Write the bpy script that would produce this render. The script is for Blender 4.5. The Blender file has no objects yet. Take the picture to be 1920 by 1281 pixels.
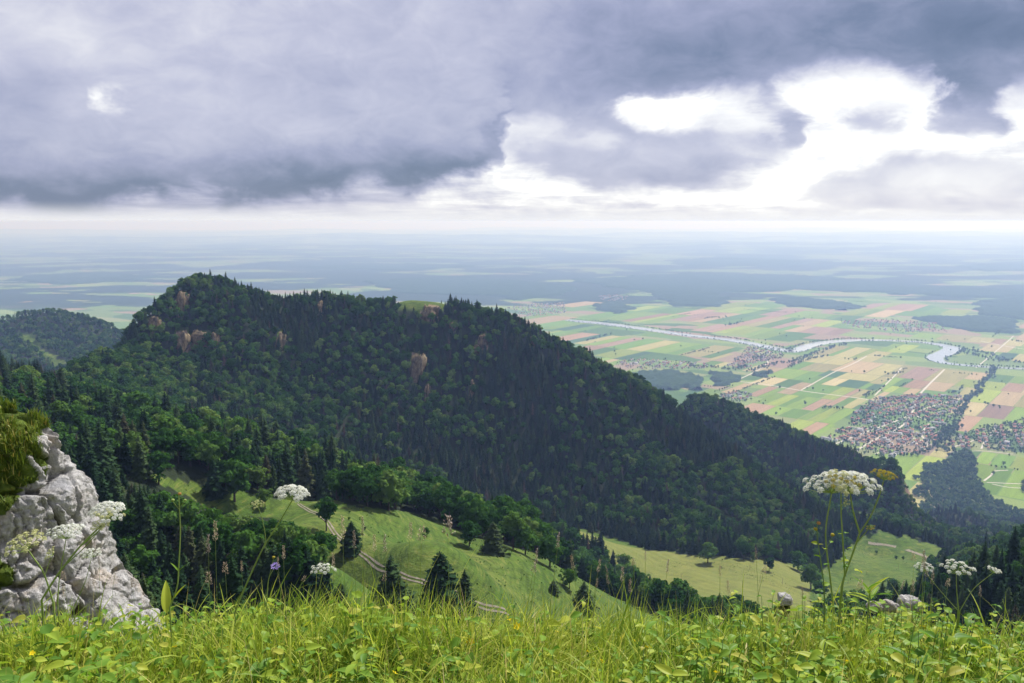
import bpy, math, random
import numpy as np
from mathutils import Vector, Matrix

rng = np.random.default_rng(7)
random.seed(7)
scene = bpy.context.scene
COL = scene.collection
R = math.radians

# ------------------------------------------------------------------ camera
TILT = R(8.02)
FPX = 1600.0                                   # focal length in pixels of the 1920 wide photograph
cam_d = bpy.data.cameras.new('camera')
cam_d.sensor_width = 36.0
cam_d.lens = 36.0 * FPX / 1920.0
cam_d.clip_start = 0.05
cam_d.clip_end = 200000.0
cam = bpy.data.objects.new('camera', cam_d)
cam.rotation_euler = (math.pi / 2 - TILT, 0, 0)
COL.objects.link(cam)
scene.camera = cam
CT, ST = math.cos(TILT), math.sin(TILT)

def pdir(px, py):
    a = (px - 960.0) / FPX
    b = (640.5 - py) / FPX
    return a, CT + b * ST, -ST + b * CT

def P(px, py, Y):
    a, dy, dz = pdir(px, py)
    k = Y / dy
    return Vector((a * k, Y, dz * k))

def proj(x, y, z):
    f = y * CT - z * ST
    u = y * ST + z * CT
    return 960 + FPX * x / f, 640.5 - FPX * u / f

PLAIN_Z = -850.0
def G(px, py, z=PLAIN_Z):                       # the point of the plain seen there
    a, dy, dz = pdir(px, py)
    k = z / dz
    return Vector((a * k, dy * k, z))

# ------------------------------------------------------------------ sky, sun, exposure
SUN_AZ, SUN_EL = R(38), R(50)                  # to the right of the view direction
scene.view_settings.view_transform = 'Standard'
scene.view_settings.look = 'None'
scene.view_settings.gamma = 1.0
scene.view_settings.use_curve_mapping = False
scene.view_settings.exposure = 0.42
scene.cycles.volume_bounces = 0
scene.cycles.max_bounces = 6
scene.cycles.diffuse_bounces = 3
scene.cycles.transmission_bounces = 4
scene.cycles.glossy_bounces = 2
scene.cycles.use_denoising = True

sun_d = bpy.data.lights.new('sun', 'SUN')
sun_d.energy = 4.8
sun_d.angle = R(3.0)
sun_d.color = (1.0, 0.98, 0.945)
sun = bpy.data.objects.new('sun', sun_d)
sv = Vector((math.sin(SUN_AZ) * math.cos(SUN_EL), math.cos(SUN_AZ) * math.cos(SUN_EL), math.sin(SUN_EL)))
sun.rotation_euler = (-sv).to_track_quat('-Z', 'Y').to_euler()
sun.location = (0, 0, 200)
COL.objects.link(sun)

world = bpy.data.worlds.new('World')
scene.world = world
world.use_nodes = True

class NT:
    """tiny helper to write node trees"""
    def __init__(self, tree):
        self.t = tree
        tree.nodes.clear()
    def n(self, typ, **kw):
        nd = self.t.nodes.new(typ)
        for k, v in kw.items():
            setattr(nd, k, v)
        return nd
    def put(self, sock, v):
        if isinstance(v, bpy.types.NodeSocket):
            self.t.links.new(v, sock)
        else:
            sock.default_value = v
    def m(self, op, a, b=None, c=None, clamp=False):
        nd = self.n('ShaderNodeMath', operation=op, use_clamp=clamp)
        self.put(nd.inputs[0], a)
        if b is not None: self.put(nd.inputs[1], b)
        if c is not None: self.put(nd.inputs[2], c)
        return nd.outputs[0]
    def vm(self, op, a, b=None):
        nd = self.n('ShaderNodeVectorMath', operation=op)
        self.put(nd.inputs[0], a)
        if b is not None: self.put(nd.inputs[1], b)
        return nd.outputs[0]
    def noise(self, vec, scale, detail=4, rough=0.55, dist=0.0, out=0):
        nd = self.n('ShaderNodeTexNoise')
        if vec is not None: self.put(nd.inputs['Vector'], vec)
        nd.inputs['Scale'].default_value = scale
        nd.inputs['Detail'].default_value = detail
        nd.inputs['Roughness'].default_value = rough
        nd.inputs['Distortion'].default_value = dist
        return nd.outputs[out]
    def ramp(self, fac, stops, interp='LINEAR'):
        nd = self.n('ShaderNodeValToRGB')
        nd.color_ramp.interpolation = interp
        els = nd.color_ramp.elements
        while len(els) < len(stops): els.new(0.5)
        for e, (p, c) in zip(els, stops):
            e.position = p
            e.color = tuple(c) + (1,) if len(c) == 3 else c
        self.put(nd.inputs[0], fac)
        return nd.outputs[0]
    def mix(self, fac, a, b, mode='MIX'):
        nd = self.n('ShaderNodeMix', data_type='RGBA', blend_type=mode)
        self.put(nd.inputs[0], fac)
        self.put(nd.inputs[6], a if isinstance(a, bpy.types.NodeSocket) else tuple(a) + (1,))
        self.put(nd.inputs[7], b if isinstance(b, bpy.types.NodeSocket) else tuple(b) + (1,))
        return nd.outputs[2]
    def step(self, v, a, b):
        nd = self.n('ShaderNodeMapRange', interpolation_type='SMOOTHSTEP')
        self.put(nd.inputs[0], v)
        nd.inputs[1].default_value = a
        nd.inputs[2].default_value = b
        return nd.outputs[0]

def azel(px, py):
    a, dy, dz = pdir(px, py)
    return math.degrees(math.atan2(a, dy)), math.degrees(math.atan2(dz, math.hypot(a, dy)))

CLOUD_GAIN = 0.77
def build_world():
    w = NT(world.node_tree)
    out = w.n('ShaderNodeOutputWorld')
    bg = w.n('ShaderNodeBackground')
    w.t.links.new(bg.outputs[0], out.inputs[0])
    sky = w.n('ShaderNodeTexSky', sky_type='NISHITA')
    sky.sun_disc = False
    sky.sun_elevation = SUN_EL
    sky.sun_rotation = SUN_AZ
    sky.altitude = 1300
    tc = w.n('ShaderNodeTexCoord').outputs['Generated']
    sep = w.n('ShaderNodeSeparateXYZ')
    w.put(sep.inputs[0], tc)
    x, y, z = sep.outputs
    az = w.m('MULTIPLY', w.m('ARCTAN2', x, y), 57.2958)
    el = w.m('MULTIPLY', w.m('ARCSINE', w.m('MINIMUM', w.m('MAXIMUM', z, -1.0), 1.0)), 57.2958)
    # cloud sheet seen in perspective: far cloud gets flatter towards the horizon
    zz = w.m('ADD', w.m('MAXIMUM', z, 0.0), 0.075)
    cv = w.n('ShaderNodeCombineXYZ')
    w.put(cv.inputs[0], w.m('DIVIDE', x, zz)); w.put(cv.inputs[1], w.m('DIVIDE', y, zz)); w.put(cv.inputs[2], w.m('MULTIPLY', z, 3.0))
    cp = cv.outputs[0]
    # the heaps: a plain az/el plane, stretched sideways
    av = w.n('ShaderNodeCombineXYZ')
    w.put(av.inputs[0], w.m('MULTIPLY', az, 0.11)); w.put(av.inputs[1], w.m('MULTIPLY', el, 0.20))
    ap = av.outputs[0]
    wz = w.n('ShaderNodeSeparateXYZ'); w.put(wz.inputs[0], w.noise(ap, 1.5, 8, 0.6, 0.25, out=1))
    wx = w.m('SUBTRACT', wz.outputs[0], 0.5); wy = w.m('SUBTRACT', wz.outputs[1], 0.5)
    azw = w.m('ADD', az, w.m('MULTIPLY', wx, 8.0))
    elw = w.m('ADD', el, w.m('MULTIPLY', wy, 2.6))
    puff = w.noise(ap, 3.0, 9, 0.62, 0.5)
    soft = w.noise(ap, 0.8, 5, 0.5, 0.5)
    wisp = w.noise(cp, 0.9, 7, 0.6, 0.4)
    def blob(px, py, rx, ry, amp, sharp=1.0, warp=True):
        u0, v0 = azel(px, py)
        a, b = rx / 27.9, ry / 27.9
        du = w.m('DIVIDE', w.m('SUBTRACT', azw if warp else az, u0), a)
        dv = w.m('DIVIDE', w.m('SUBTRACT', elw if warp else el, v0), b)
        d2 = w.m('ADD', w.m('MULTIPLY', du, du), w.m('MULTIPLY', dv, dv))
        if sharp > 1: d2 = w.m('POWER', d2, sharp)
        return w.m('MULTIPLY', w.m('EXPONENT', w.m('MULTIPLY', d2, -1.0)), amp)
    def total(start, blobs):
        v = start
        for b_ in blobs: v = w.m('ADD', v, blob(*b_))
        return v
    # lower edge of the big cloud deck, height above the horizon over the azimuth
    pts = [(-200, 385), (0, 385), (130, 402), (260, 385), (420, 388), (600, 378), (800, 372), (880, 352), (930, 300), (960, 215), (1100, 190), (1250, 180), (1420, 178), (1480, 150), (1600, 135), (1720, 150), (1780, 215), (1850, 215), (1900, 165), (2100, 190)]
    stops = []
    for px_, py_ in pts:
        u_, v_ = azel(px_, py_)
        stops.append(((u_ + 50) / 100.0, (v_ / 16.0,) * 3))
    edge = w.m('MULTIPLY', w.ramp(w.m('DIVIDE', w.m('ADD', azw, 50.0), 100.0), stops, 'EASE'), 16.0)
    above = w.m('SUBTRACT', elw, edge)
    dens = w.m('ADD', w.m('DIVIDE', above, 1.5), w.m('MULTIPLY', w.m('SUBTRACT', puff, 0.5), 1.5))
    dens = w.m('MAXIMUM', w.m('MINIMUM', dens, 1.6), -1.3)
    dens = total(dens, [(212, 186, 24, 26, -1.7), (240, 225, 50, 65, -.7), (375, 325, 40, 45, -.8), (700, 335, 40, 26, -.9),
                        (1200, 292, 250, 70, 2.5, 2.0), (940, 370, 110, 34, -1.6), (1010, 215, 60, 30, -.5), (1230, 208, 84, 36, -2.4, 1.5), (1110, 262, 50, 20, -.9), (1110, 200, 170, 50, 1.5, 1.5), (1050, 240, 70, 26, -.5), (1880, 335, 100, 42, 2.3, 2.0), (1640, 358, 120, 28, 2.6, 1.5), (1475, 245, 34, 32, 2.2), (1700, 310, 70, 26, 2.3), (1780, 392, 160, 12, 1.5), (1200, 384, 90, 9, 1.2), (1640, 232, 60, 30, 2.1), (1850, 235, 60, 24, 1.7), (1560, 300, 30, 14, 1.0), (1450, 200, 30, 40, .8),
                        (1960, 260, 90, 40, -1.0)])
    cover = w.step(w.m('ADD', dens, w.m('MULTIPLY', w.m('SUBTRACT', puff, .5), .8)), -0.75, 0.95)
    # shade of the deck: dark blue flat base, paler higher up
    base_dark = w.m('EXPONENT', w.m('MULTIPLY', w.m('POWER', w.m('DIVIDE', w.m('MAXIMUM', w.m('SUBTRACT', above, 0.3), 0.0), 2.3), 2.0), -1.0))
    left = w.step(az, 2.0, -4.0)
    sd = w.m('ADD', 0.53, w.m('MULTIPLY', w.m('SUBTRACT', soft, 0.5), 0.42))
    sd = w.m('ADD', sd, w.m('MULTIPLY', w.m('SUBTRACT', puff, 0.5), 0.30))
    sd = w.m('SUBTRACT', sd, w.m('MULTIPLY', base_dark, w.m('MULTIPLY_ADD', left, 0.30, 0.04)))
    sd = total(sd, [(300, 20, 600, 130, .12), (640, 330, 300, 45, -.14), (130, 372, 200, 34, -.14), (1560, 40, 480, 90, -.25), (1820, 110, 150, 90, -.24), (1190, 150, 250, 50, -.08), (1310, 325, 110, 34, -.10), (1050, 330, 110, 30, -.02), (1860, 335, 140, 60, .24), (1640, 352, 170, 50, .22), (1680, 240, 130, 40, .2), (1190, 292, 240, 66, .12)])
    # what shows below and between: bright far cloud
    sl = w.m('ADD', 0.82, w.m('ADD', w.m('MULTIPLY', w.m('SUBTRACT', wisp, 0.5), 0.85), w.m('MULTIPLY', w.m('SUBTRACT', puff, 0.5), 0.85)))
    sl = w.m('ADD', sl, w.m('MULTIPLY', w.step(az, -6.0, 9.0), 0.16))
    sl = w.m('SUBTRACT', sl, w.m('MULTIPLY', w.step(el, 1.9, 0.3), 0.15))
    s = w.m('ADD', w.m('MULTIPLY', sd, cover), w.m('MULTIPLY', sl, w.m('SUBTRACT', 1.0, cover)))
    col = w.ramp(s, [(0.0, (.085, .130, .225)), (0.22, (.175, .220, .345)), (0.42, (.355, .380, .545)),
                     (0.60, (.55, .56, .70)), (0.78, (.80, .80, .86)), (0.93, (1.0, 1.0, 1.0))])
    gain = w.m('MULTIPLY_ADD', w.step(s, 0.85, 1.25), 0.35, 1.0)
    col = w.vm('MULTIPLY', col, (1, 1, 1))
    sc = w.n('ShaderNodeVectorMath', operation='SCALE'); w.put(sc.inputs[0], col); w.put(sc.inputs['Scale'], w.m('MULTIPLY', gain, CLOUD_GAIN))
    sk = w.n('ShaderNodeVectorMath', operation='SCALE'); w.put(sk.inputs[0], sky.outputs[0]); sk.inputs['Scale'].default_value = 0.10
    # below the horizon line: the pale haze of the land far away
    low = w.step(el, 1.3, -0.1)
    c = w.mix(0.92, sk.outputs[0], sc.outputs[0])
    c = w.mix(low, c, (.65, .655, .67))
    w.put(bg.inputs[0], c)
    bg.inputs[1].default_value = 1.0

build_world()

# ------------------------------------------------------------------ helpers
def link(o, parent=None):
    COL.objects.link(o)
    if parent is not None:
        o.parent = parent
    return o

def mesh_np(name, verts, faces, mat, smooth=False, attrs=None):
    """verts (n,3); faces (m,3) or (m,4) array, or list of such arrays"""
    me = bpy.data.meshes.new(name)
    verts = np.asarray(verts, dtype=np.float32)
    if not isinstance(faces, (list, tuple)): faces = [faces]
    faces = [np.asarray(f, dtype=np.int32) for f in faces if len(f)]
    loops = np.concatenate([f.ravel() for f in faces])
    sizes = np.concatenate([np.full(len(f), f.shape[1], dtype=np.int32) for f in faces])
    starts = np.concatenate([[0], np.cumsum(sizes)[:-1]]).astype(np.int32)
    me.vertices.add(len(verts)); me.vertices.foreach_set('co', verts.ravel())
    me.loops.add(len(loops)); me.loops.foreach_set('vertex_index', loops)
    me.polygons.add(len(sizes)); me.polygons.foreach_set('loop_start', starts); me.polygons.foreach_set('loop_total', sizes)
    if smooth: me.polygons.foreach_set('use_smooth', np.ones(len(sizes), dtype=bool))
    me.update(calc_edges=True)
    for k, v in (attrs or {}).items():
        v = np.asarray(v, dtype=np.float32)
        if v.ndim == 1:
            a = me.attributes.new(k, 'FLOAT', 'POINT'); a.data.foreach_set('value', v)
        else:
            a = me.attributes.new(k, 'FLOAT_VECTOR', 'POINT'); a.data.foreach_set('vector', v.ravel())
    if mat: me.materials.append(mat)
    return me

class Geo:
    """collects verts / faces"""
    def __init__(self):
        self.v, self.q, self.t, self.a, self.n = [], [], [], [], 0
    def add(self, v, q=None, t=None, a=0.0):
        v = np.asarray(v, dtype=float).reshape(-1, 3)
        if q is not None and len(q): self.q.append(np.asarray(q) + self.n)
        if t is not None and len(t): self.t.append(np.asarray(t) + self.n)
        self.v.append(v); self.a.append(np.full(len(v), a) if np.isscalar(a) else np.asarray(a, dtype=float)); self.n += len(v)
    def tube(self, pts, rad, seg=5, a=0.0, cap=True):
        pts = np.asarray(pts, dtype=float); n = len(pts)
        rad = np.full(n, rad) if np.isscalar(rad) else np.asarray(rad, dtype=float)
        tg = np.gradient(pts, axis=0); tg /= np.linalg.norm(tg, axis=1)[:, None] + 1e-12
        ref = np.array([0.31, 0.87, 0.38]) if abs(tg[:, 2]).mean() > 0.7 else np.array([0, 0, 1.0])
        s = np.cross(tg, ref); s /= np.linalg.norm(s, axis=1)[:, None] + 1e-12
        b = np.cross(tg, s)
        th = np.arange(seg) * 2 * math.pi / seg
        ring = pts[:, None, :] + rad[:, None, None] * (np.cos(th)[None, :, None] * s[:, None, :] + np.sin(th)[None, :, None] * b[:, None, :])
        i = np.arange(n - 1)[:, None] * seg; j = np.arange(seg)[None, :]; j2 = (j + 1) % seg
        q = np.stack([i + j, i + j2, i + seg + j2, i + seg + j], -1).reshape(-1, 4)
        t = None
        if cap:
            k = np.arange(1, seg - 1); o = (n - 1) * seg
            t = np.stack([np.full_like(k, o), o + k, o + k + 1], -1)
        self.add(ring.reshape(-1, 3), q, t, a)
    def mesh(self, name, mat, smooth=False, attr='rnd'):
        f = []
        if self.q: f.append(np.concatenate(self.q))
        if self.t: f.append(np.concatenate(self.t))
        return mesh_np(name, np.concatenate(self.v), f, mat, smooth, {attr: np.concatenate(self.a)})
    def obj(self, name, mat, parent=None, smooth=False):
        return link(bpy.data.objects.new(name, self.mesh(name, mat, smooth)), parent)

def tag(o, label=None, cat=None, group=None, kind=None):
    if label: o['label'] = label
    if cat: o['category'] = cat
    if group: o['group'] = group
    if kind: o['kind'] = kind
    return o

def empty(name, loc, rz=0.0):
    o = bpy.data.objects.new(name, None)
    o.empty_display_size = 0.1
    o.location = loc; o.rotation_euler = (0, 0, rz)
    return link(o)

def hsh(ix, iy, iz, seed):
    h = (ix.astype(np.int64) * 374761393 + iy.astype(np.int64) * 668265263 + iz.astype(np.int64) * 2147483647 + seed * 1274126177) & 0xFFFFFFFF
    h = ((h ^ (h >> 13)) * 1274126177) & 0xFFFFFFFF
    h = ((h ^ (h >> 16)) * 2246822519) & 0xFFFFFFFF
    return ((h ^ (h >> 15)) & 0xFFFFFF) / float(0xFFFFFF)

def vnoise(x, y, z=None, seed=0):
    x = np.asarray(x, dtype=float); y = np.asarray(y, dtype=float)
    z = np.zeros_like(x) if z is None else np.asarray(z, dtype=float)
    ix, iy, iz = np.floor(x), np.floor(y), np.floor(z)
    fx, fy, fz = x - ix, y - iy, z - iz
    fx, fy, fz = [f * f * f * (f * (f * 6 - 15) + 10) for f in (fx, fy, fz)]
    r = 0
    for dx in (0, 1):
        for dy in (0, 1):
            for dz in (0, 1):
                wgt = (fx if dx else 1 - fx) * (fy if dy else 1 - fy) * (fz if dz else 1 - fz)
                r = r + wgt * hsh(ix + dx, iy + dy, iz + dz, seed)
    return r * 2 - 1

def fbm(x, y, z=None, octv=4, gain=0.5, seed=0):
    s, a, k = 0, 1.0, 1.0
    for i in range(octv):
        s = s + a * vnoise(x * k, y * k, None if z is None else z * k, seed + i * 17)
        a *= gain; k *= 2.03
    return s

def inpoly(x, y, poly):
    x = np.asarray(x, dtype=float); y = np.asarray(y, dtype=float)
    c = np.zeros(x.shape, dtype=bool)
    n = len(poly)
    for i in range(n):
        x0, y0 = poly[i]; x1, y1 = poly[i - 1]
        if y0 == y1: continue
        c ^= ((y0 > y) != (y1 > y)) & (x < (x1 - x0) * (y - y0) / (y1 - y0) + x0)
    return c

# ------------------------------------------------------------------ materials
def material(name):
    m = bpy.data.materials.new(name)
    m.use_nodes = True
    return m, NT(m.node_tree)

def finish(w, shader, disp=None):
    out = w.n('ShaderNodeOutputMaterial')
    w.t.links.new(shader, out.inputs[0])

def bump(w, height, strength, dist):
    b = w.n('ShaderNodeBump')
    b.inputs['Strength'].default_value = strength
    b.inputs['Distance'].default_value = dist
    w.put(b.inputs['Height'], height)
    return b.outputs[0]

def principled(w, col, rough=0.8, spec=0.3, normal=None, **kw):
    p = w.n('ShaderNodeBsdfPrincipled')
    w.put(p.inputs['Base Color'], col if isinstance(col, bpy.types.NodeSocket) else tuple(col) + (1,))
    w.put(p.inputs['Roughness'], rough)
    p.inputs['Specular IOR Level'].default_value = spec
    if normal is not None: w.put(p.inputs['Normal'], normal)
    return p.outputs[0]

def leafy(name, stops, trans=0.35, source='object', nscale=0.0, tcol=(1.15, 1.2, 0.7), gloss=0.06, var=0.35):
    """leaves: diffuse + light shining through + a little gloss; colour varies per object or by the mesh attribute rnd"""
    m, w = material(name)
    if source == 'object':
        f = w.n('ShaderNodeObjectInfo').outputs['Random']
    else:
        at = w.n('ShaderNodeAttribute'); at.attribute_name = 'rnd'
        f = at.outputs['Fac']
    c = w.ramp(f, stops)
    if nscale:
        tco = w.n('ShaderNodeTexCoord').outputs['Object']
        nv = w.noise(tco, nscale, 3)
        k = w.m('MULTIPLY_ADD', w.m('SUBTRACT', nv, 0.5), 2 * var, 1.0)
        s = w.n('ShaderNodeVectorMath', operation='SCALE'); w.put(s.inputs[0], c); w.put(s.inputs['Scale'], k)
        c = s.outputs[0]
    d = w.n('ShaderNodeBsdfDiffuse'); w.put(d.inputs[0], c)
    t = w.n('ShaderNodeBsdfTranslucent'); w.put(t.inputs[0], w.vm('MULTIPLY', c, tcol))
    mx = w.n('ShaderNodeMixShader'); mx.inputs[0].default_value = trans
    w.t.links.new(d.outputs[0], mx.inputs[1]); w.t.links.new(t.outputs[0], mx.inputs[2])
    last = mx.outputs[0]
    if gloss:
        g = w.n('ShaderNodeBsdfGlossy'); g.inputs['Roughness'].default_value = 0.42
        g.inputs[0].default_value = (1, 1, 1, 1)
        fr = w.n('ShaderNodeLayerWeight'); fr.inputs[0].default_value = 0.25
        m2 = w.n('ShaderNodeMixShader'); w.put(m2.inputs[0], w.m('MULTIPLY', fr.outputs['Facing'], gloss * 3))
        w.t.links.new(last, m2.inputs[1]); w.t.links.new(g.outputs[0], m2.inputs[2])
        last = m2.outputs[0]
    finish(w, last)
    return m

def plain_mat(name, col, rough=0.8, var=0.25, scale=3.0, coord='Object', spec=0.2):
    m, w = material(name)
    tco = w.n('ShaderNodeTexCoord').outputs[coord]
    nv = w.noise(tco, scale, 4)
    c0 = [v * (1 - var) for v in col]; c1 = [v * (1 + var) for v in col]
    finish(w, principled(w, w.ramp(nv, [(0.3, c0), (0.7, c1)]), rough, spec))
    return m

M = {}
M['bark'] = plain_mat('bark', (.075, .058, .045), .9, .4, 2.0)
M['broadleaf'] = leafy('broadleaf', [(0, (.022, .064, .014)), (.35, (.040, .105, .020)), (.65, (.070, .152, .027)), (.85, (.105, .190, .040)), (1, (.150, .225, .055))], .30, 'object', .35, gloss=.0)
M['needles'] = leafy('needles', [(0, (.016, .036, .018)), (.35, (.027, .056, .024)), (.7, (.044, .078, .030)), (.92, (.062, .095, .035)), (1, (.070, .060, .038))], .12, 'object', .4, gloss=.0)
M['dead_needles'] = leafy('dead_needles', [(0, (.115, .075, .060)), (1, (.085, .062, .052))], .1, 'object', .4, gloss=.0)

# ------------------------------------------------------------------ the land near the camera: control points
CP = []
def cp(px, *pts):
    for p in pts:
        Y, py = p[0], p[1]
        if len(p) == 3 and p[2] == 'z':
            a, dy, _ = pdir(px, 700)
            CP.append((a * Y / dy, Y, py))
        else:
            v = P(px, py, Y)
            CP.append((v.x, v.y, v.z - (p[2] if len(p) == 3 else 0)))
T = 14
cp(-450, (120, -60, 'z'), (300, -70, 'z'), (500, -75, 'z'), (800, -110, 'z'), (1200, -220, 'z'), (1700, -330, 'z'), (2500, -420, 'z'), (3300, -870, 'z'))
cp(-150, (120, -62, 'z'), (300, -82, 'z'), (500, -98, 'z'), (700, -118, 'z'), (1000, -190, 'z'), (1500, -360, 'z'), (1900, 660, T), (2350, 640, T), (3000, -700, 'z'), (3400, -900, 'z'))
cp(0, (120, -66, 'z'), (300, 850, T), (400, 765, T), (520, 722, T), (650, 690, T), (780, -170, 'z'), (1100, -300, 'z'), (1500, -385, 'z'), (1900, 665, T), (2150, 632, T), (2400, 606, T), (2900, -620, 'z'), (3400, -900, 'z'))
cp(100, (400, 770, T), (600, 705, T), (1900, 672), (2350, 578, T), (2100, 630, T), (1500, -400, 'z'))
cp(200, (120, -66, 'z'), (150, 1100, T), (220, 965, T), (300, 872, 4), (400, 815, T), (600, 740, T), (850, 672, T), (960, -185, 'z'), (1150, -280, 'z'), (1500, -420, 'z'), (1900, 680), (2100, 645, T), (2350, 611, T), (2800, -650, 'z'), (3400, -900, 'z'))
cp(255, (930, 640, T), (300, 878), (980, 600, T))
cp(262, (2300, 640, T), (1500, -430, 'z'))
cp(290, (1010, 562, T), (900, 690, 6), (870, 715, 6))
cp(330, (1040, 527, T), (950, 640, T))
cp(400, (120, -66, 'z'), (170, 1100, T), (240, 1000, T), (310, 935), (335, 908), (370, 885, T), (430, 845, T), (560, 782, T), (700, -205, 'z'), (770, -212, 'z'), (850, 752, T), (960, 635, 8), (1050, 511, T), (1150, -150, 'z'), (1400, -330, 'z'), (1900, -560, 'z'), (2600, -800, 'z'), (3400, -900, 'z'))
cp(500, (1060, 541, T), (330, 945), (520, 810, T))
cp(600, (120, -70, 'z'), (210, 1150), (240, 1080), (290, 1000), (340, 941), (380, 898, T), (480, 845, T), (620, -205, 'z'), (760, -258, 'z'), (850, 835, T), (960, 690, T), (1080, 543, T), (1180, -170, 'z'), (1400, -330, 'z'), (1900, -570, 'z'), (2600, -810, 'z'))
cp(700, (1085, 556, T), (345, 958), (420, 890, T))
cp(800, (120, -72, 'z'), (220, 1150), (250, 1100), (300, 1025), (350, 965), (400, 925, T), (560, -218, 'z'), (700, -275, 'z'), (770, -290, 'z'), (850, 905, T), (960, 750, T), (1060, 605, 4), (1090, 569), (1180, -190, 'z'), (1400, -350, 'z'), (1900, -590, 'z'), (2600, -820, 'z'), (3400, -900, 'z'))
cp(850, (1095, 554, T), (360, 1000))
cp(920, (1095, 580, T))
cp(1000, (120, -72, 'z'), (270, 1150), (310, 1100), (380, 1038), (430, 985, T), (520, -222, 'z'), (650, -275, 'z'), (790, 985), (850, 960, T), (970, 790, T), (1100, 614, T), (1200, -250, 'z'), (1450, -400, 'z'), (1900, -600, 'z'), (2600, -820, 'z'))
cp(1100, (430, 1095), (500, -225, 'z'), (720, 1035), (790, 1002), (1100, 658, T))
cp(1200, (120, -74, 'z'), (300, -160, 'z'), (440, 1140), (480, -228, 'z'), (600, -282, 'z'), (690, 1090), (750, 1050), (830, 1015, 6), (960, 855, T), (1100, 716, T), (1210, -320, 'z'), (1450, -450, 'z'), (1900, -630, 'z'), (2600, -830, 'z'), (3400, -900, 'z'))
cp(1290, (1080, 778, T), (1230, -385, 'z'), (1450, 742, T))
cp(1400, (120, -78, 'z'), (300, -170, 'z'), (450, -235, 'z'), (600, 1150), (650, 1115), (700, 1078), (800, 1025, 4), (900, 950, T), (1030, 855, T), (1180, -395, 'z'), (1290, -385, 'z'), (1430, 760, T), (1560, -450, 'z'), (1900, -650, 'z'), (2400, -820, 'z'), (3400, -900, 'z'))
cp(1480, (980, 915, T), (1420, 793, T), (1250, 905, T), (820, 1030, 6))
cp(1540, (860, 1010, T), (1180, 960, T), (950, 962, T))
cp(1560, (1400, 834, T), (1600, -520, 'z'))
cp(1600, (120, -80, 'z'), (300, -175, 'z'), (450, -245, 'z'), (620, 1150), (720, 1110), (820, 1070), (930, 1030, 3), (1050, 985, 8), (1150, 968), (1260, 905, T + 4), (1390, 845, T + 10), (1500, -490, 'z'), (1900, -680, 'z'), (2300, -830, 'z'), (3200, -900, 'z'))
cp(1660, (980, 1004), (1345, 857, T + 34), (1250, 930, T + 8), (1060, -408, 'z'), (700, 1120))
cp(1695, (1320, 888, 36), (1480, -560, 'z'))
cp(1725, (1290, 945, 16), (1340, -530, 'z'))
cp(1740, (1000, 1022), (860, 1055, 4), (650, -308, 'z'), (1120, -425, 'z'), (1250, 960, T), (1600, -640, 'z'), (2000, -790, 'z'), (2500, -868, 'z'))
cp(1800, (120, -78, 'z'), (300, -150, 'z'), (480, 1090, T), (620, -300, 'z'), (800, -345, 'z'), (980, 1042, 4), (1100, 1020, T), (1400, 985, T), (1800, 945, T), (2250, -848, 'z'), (2800, -880, 'z'))
cp(1900, (300, -135, 'z'), (430, 1055, T), (480, 1040, T), (650, -275, 'z'), (1000, 1060, T), (1300, 1015, T), (1700, 990, T), (2150, 970, 6), (2500, -872, 'z'))
cp(2050, (120, -70, 'z'), (300, -125, 'z'), (450, -165, 'z'), (700, -260, 'z'), (1000, -380, 'z'), (1500, -560, 'z'), (2000, -760, 'z'), (2300, -868, 'z'), (3200, -900, 'z'))
cp(2400, (150, -75, 'z'), (400, -140, 'z'), (900, -320, 'z'), (1500, -560, 'z'), (2100, -830, 'z'), (3000, -900, 'z'))

CP = np.array(CP)
class RBF:
    def __init__(self, pts, c=35.0, lam=0.6):
        self.xy = pts[:, :2] / 100.0
        self.c = c / 100.0
        n = len(pts)
        A = self.phi(self.xy[:, None, :] - self.xy[None, :, :]) - lam * 0.02 * np.eye(n)
        Pm = np.concatenate([np.ones((n, 1)), self.xy], 1)
        S = np.block([[A, Pm], [Pm.T, np.zeros((3, 3))]])
        sol = np.linalg.lstsq(S, np.concatenate([pts[:, 2], np.zeros(3)]), rcond=None)[0]
        self.w, self.p = sol[:n], sol[n:]
    def phi(self, d):
        return -np.sqrt((d ** 2).sum(-1) + self.c ** 2)
    def __call__(self, x, y):
        x = np.asarray(x, dtype=float); y = np.asarray(y, dtype=float)
        sh = x.shape
        q = np.stack([x.ravel(), y.ravel()], -1) / 100.0
        out = np.empty(len(q))
        for i in range(0, len(q), 20000):
            s = q[i:i + 20000]
            out[i:i + 20000] = self.phi(s[:, None, :] - self.xy[None]) @ self.w + self.p[0] + s @ self.p[1:]
        return out.reshape(sh)
rbf = RBF(CP)

def H0(x, y):
    x = np.asarray(x, dtype=float); y = np.asarray(y, dtype=float)
    z = rbf(x, y)
    far = np.clip((y - 450) / 300.0, 0, 1)
    z = z + far * (6.5 * fbm(x / 95, y / 140, None, 3, .5, 3)) + (1 - far) * .9 * fbm(x / 40, y / 40, None, 3, .5, 5)
    return z

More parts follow.
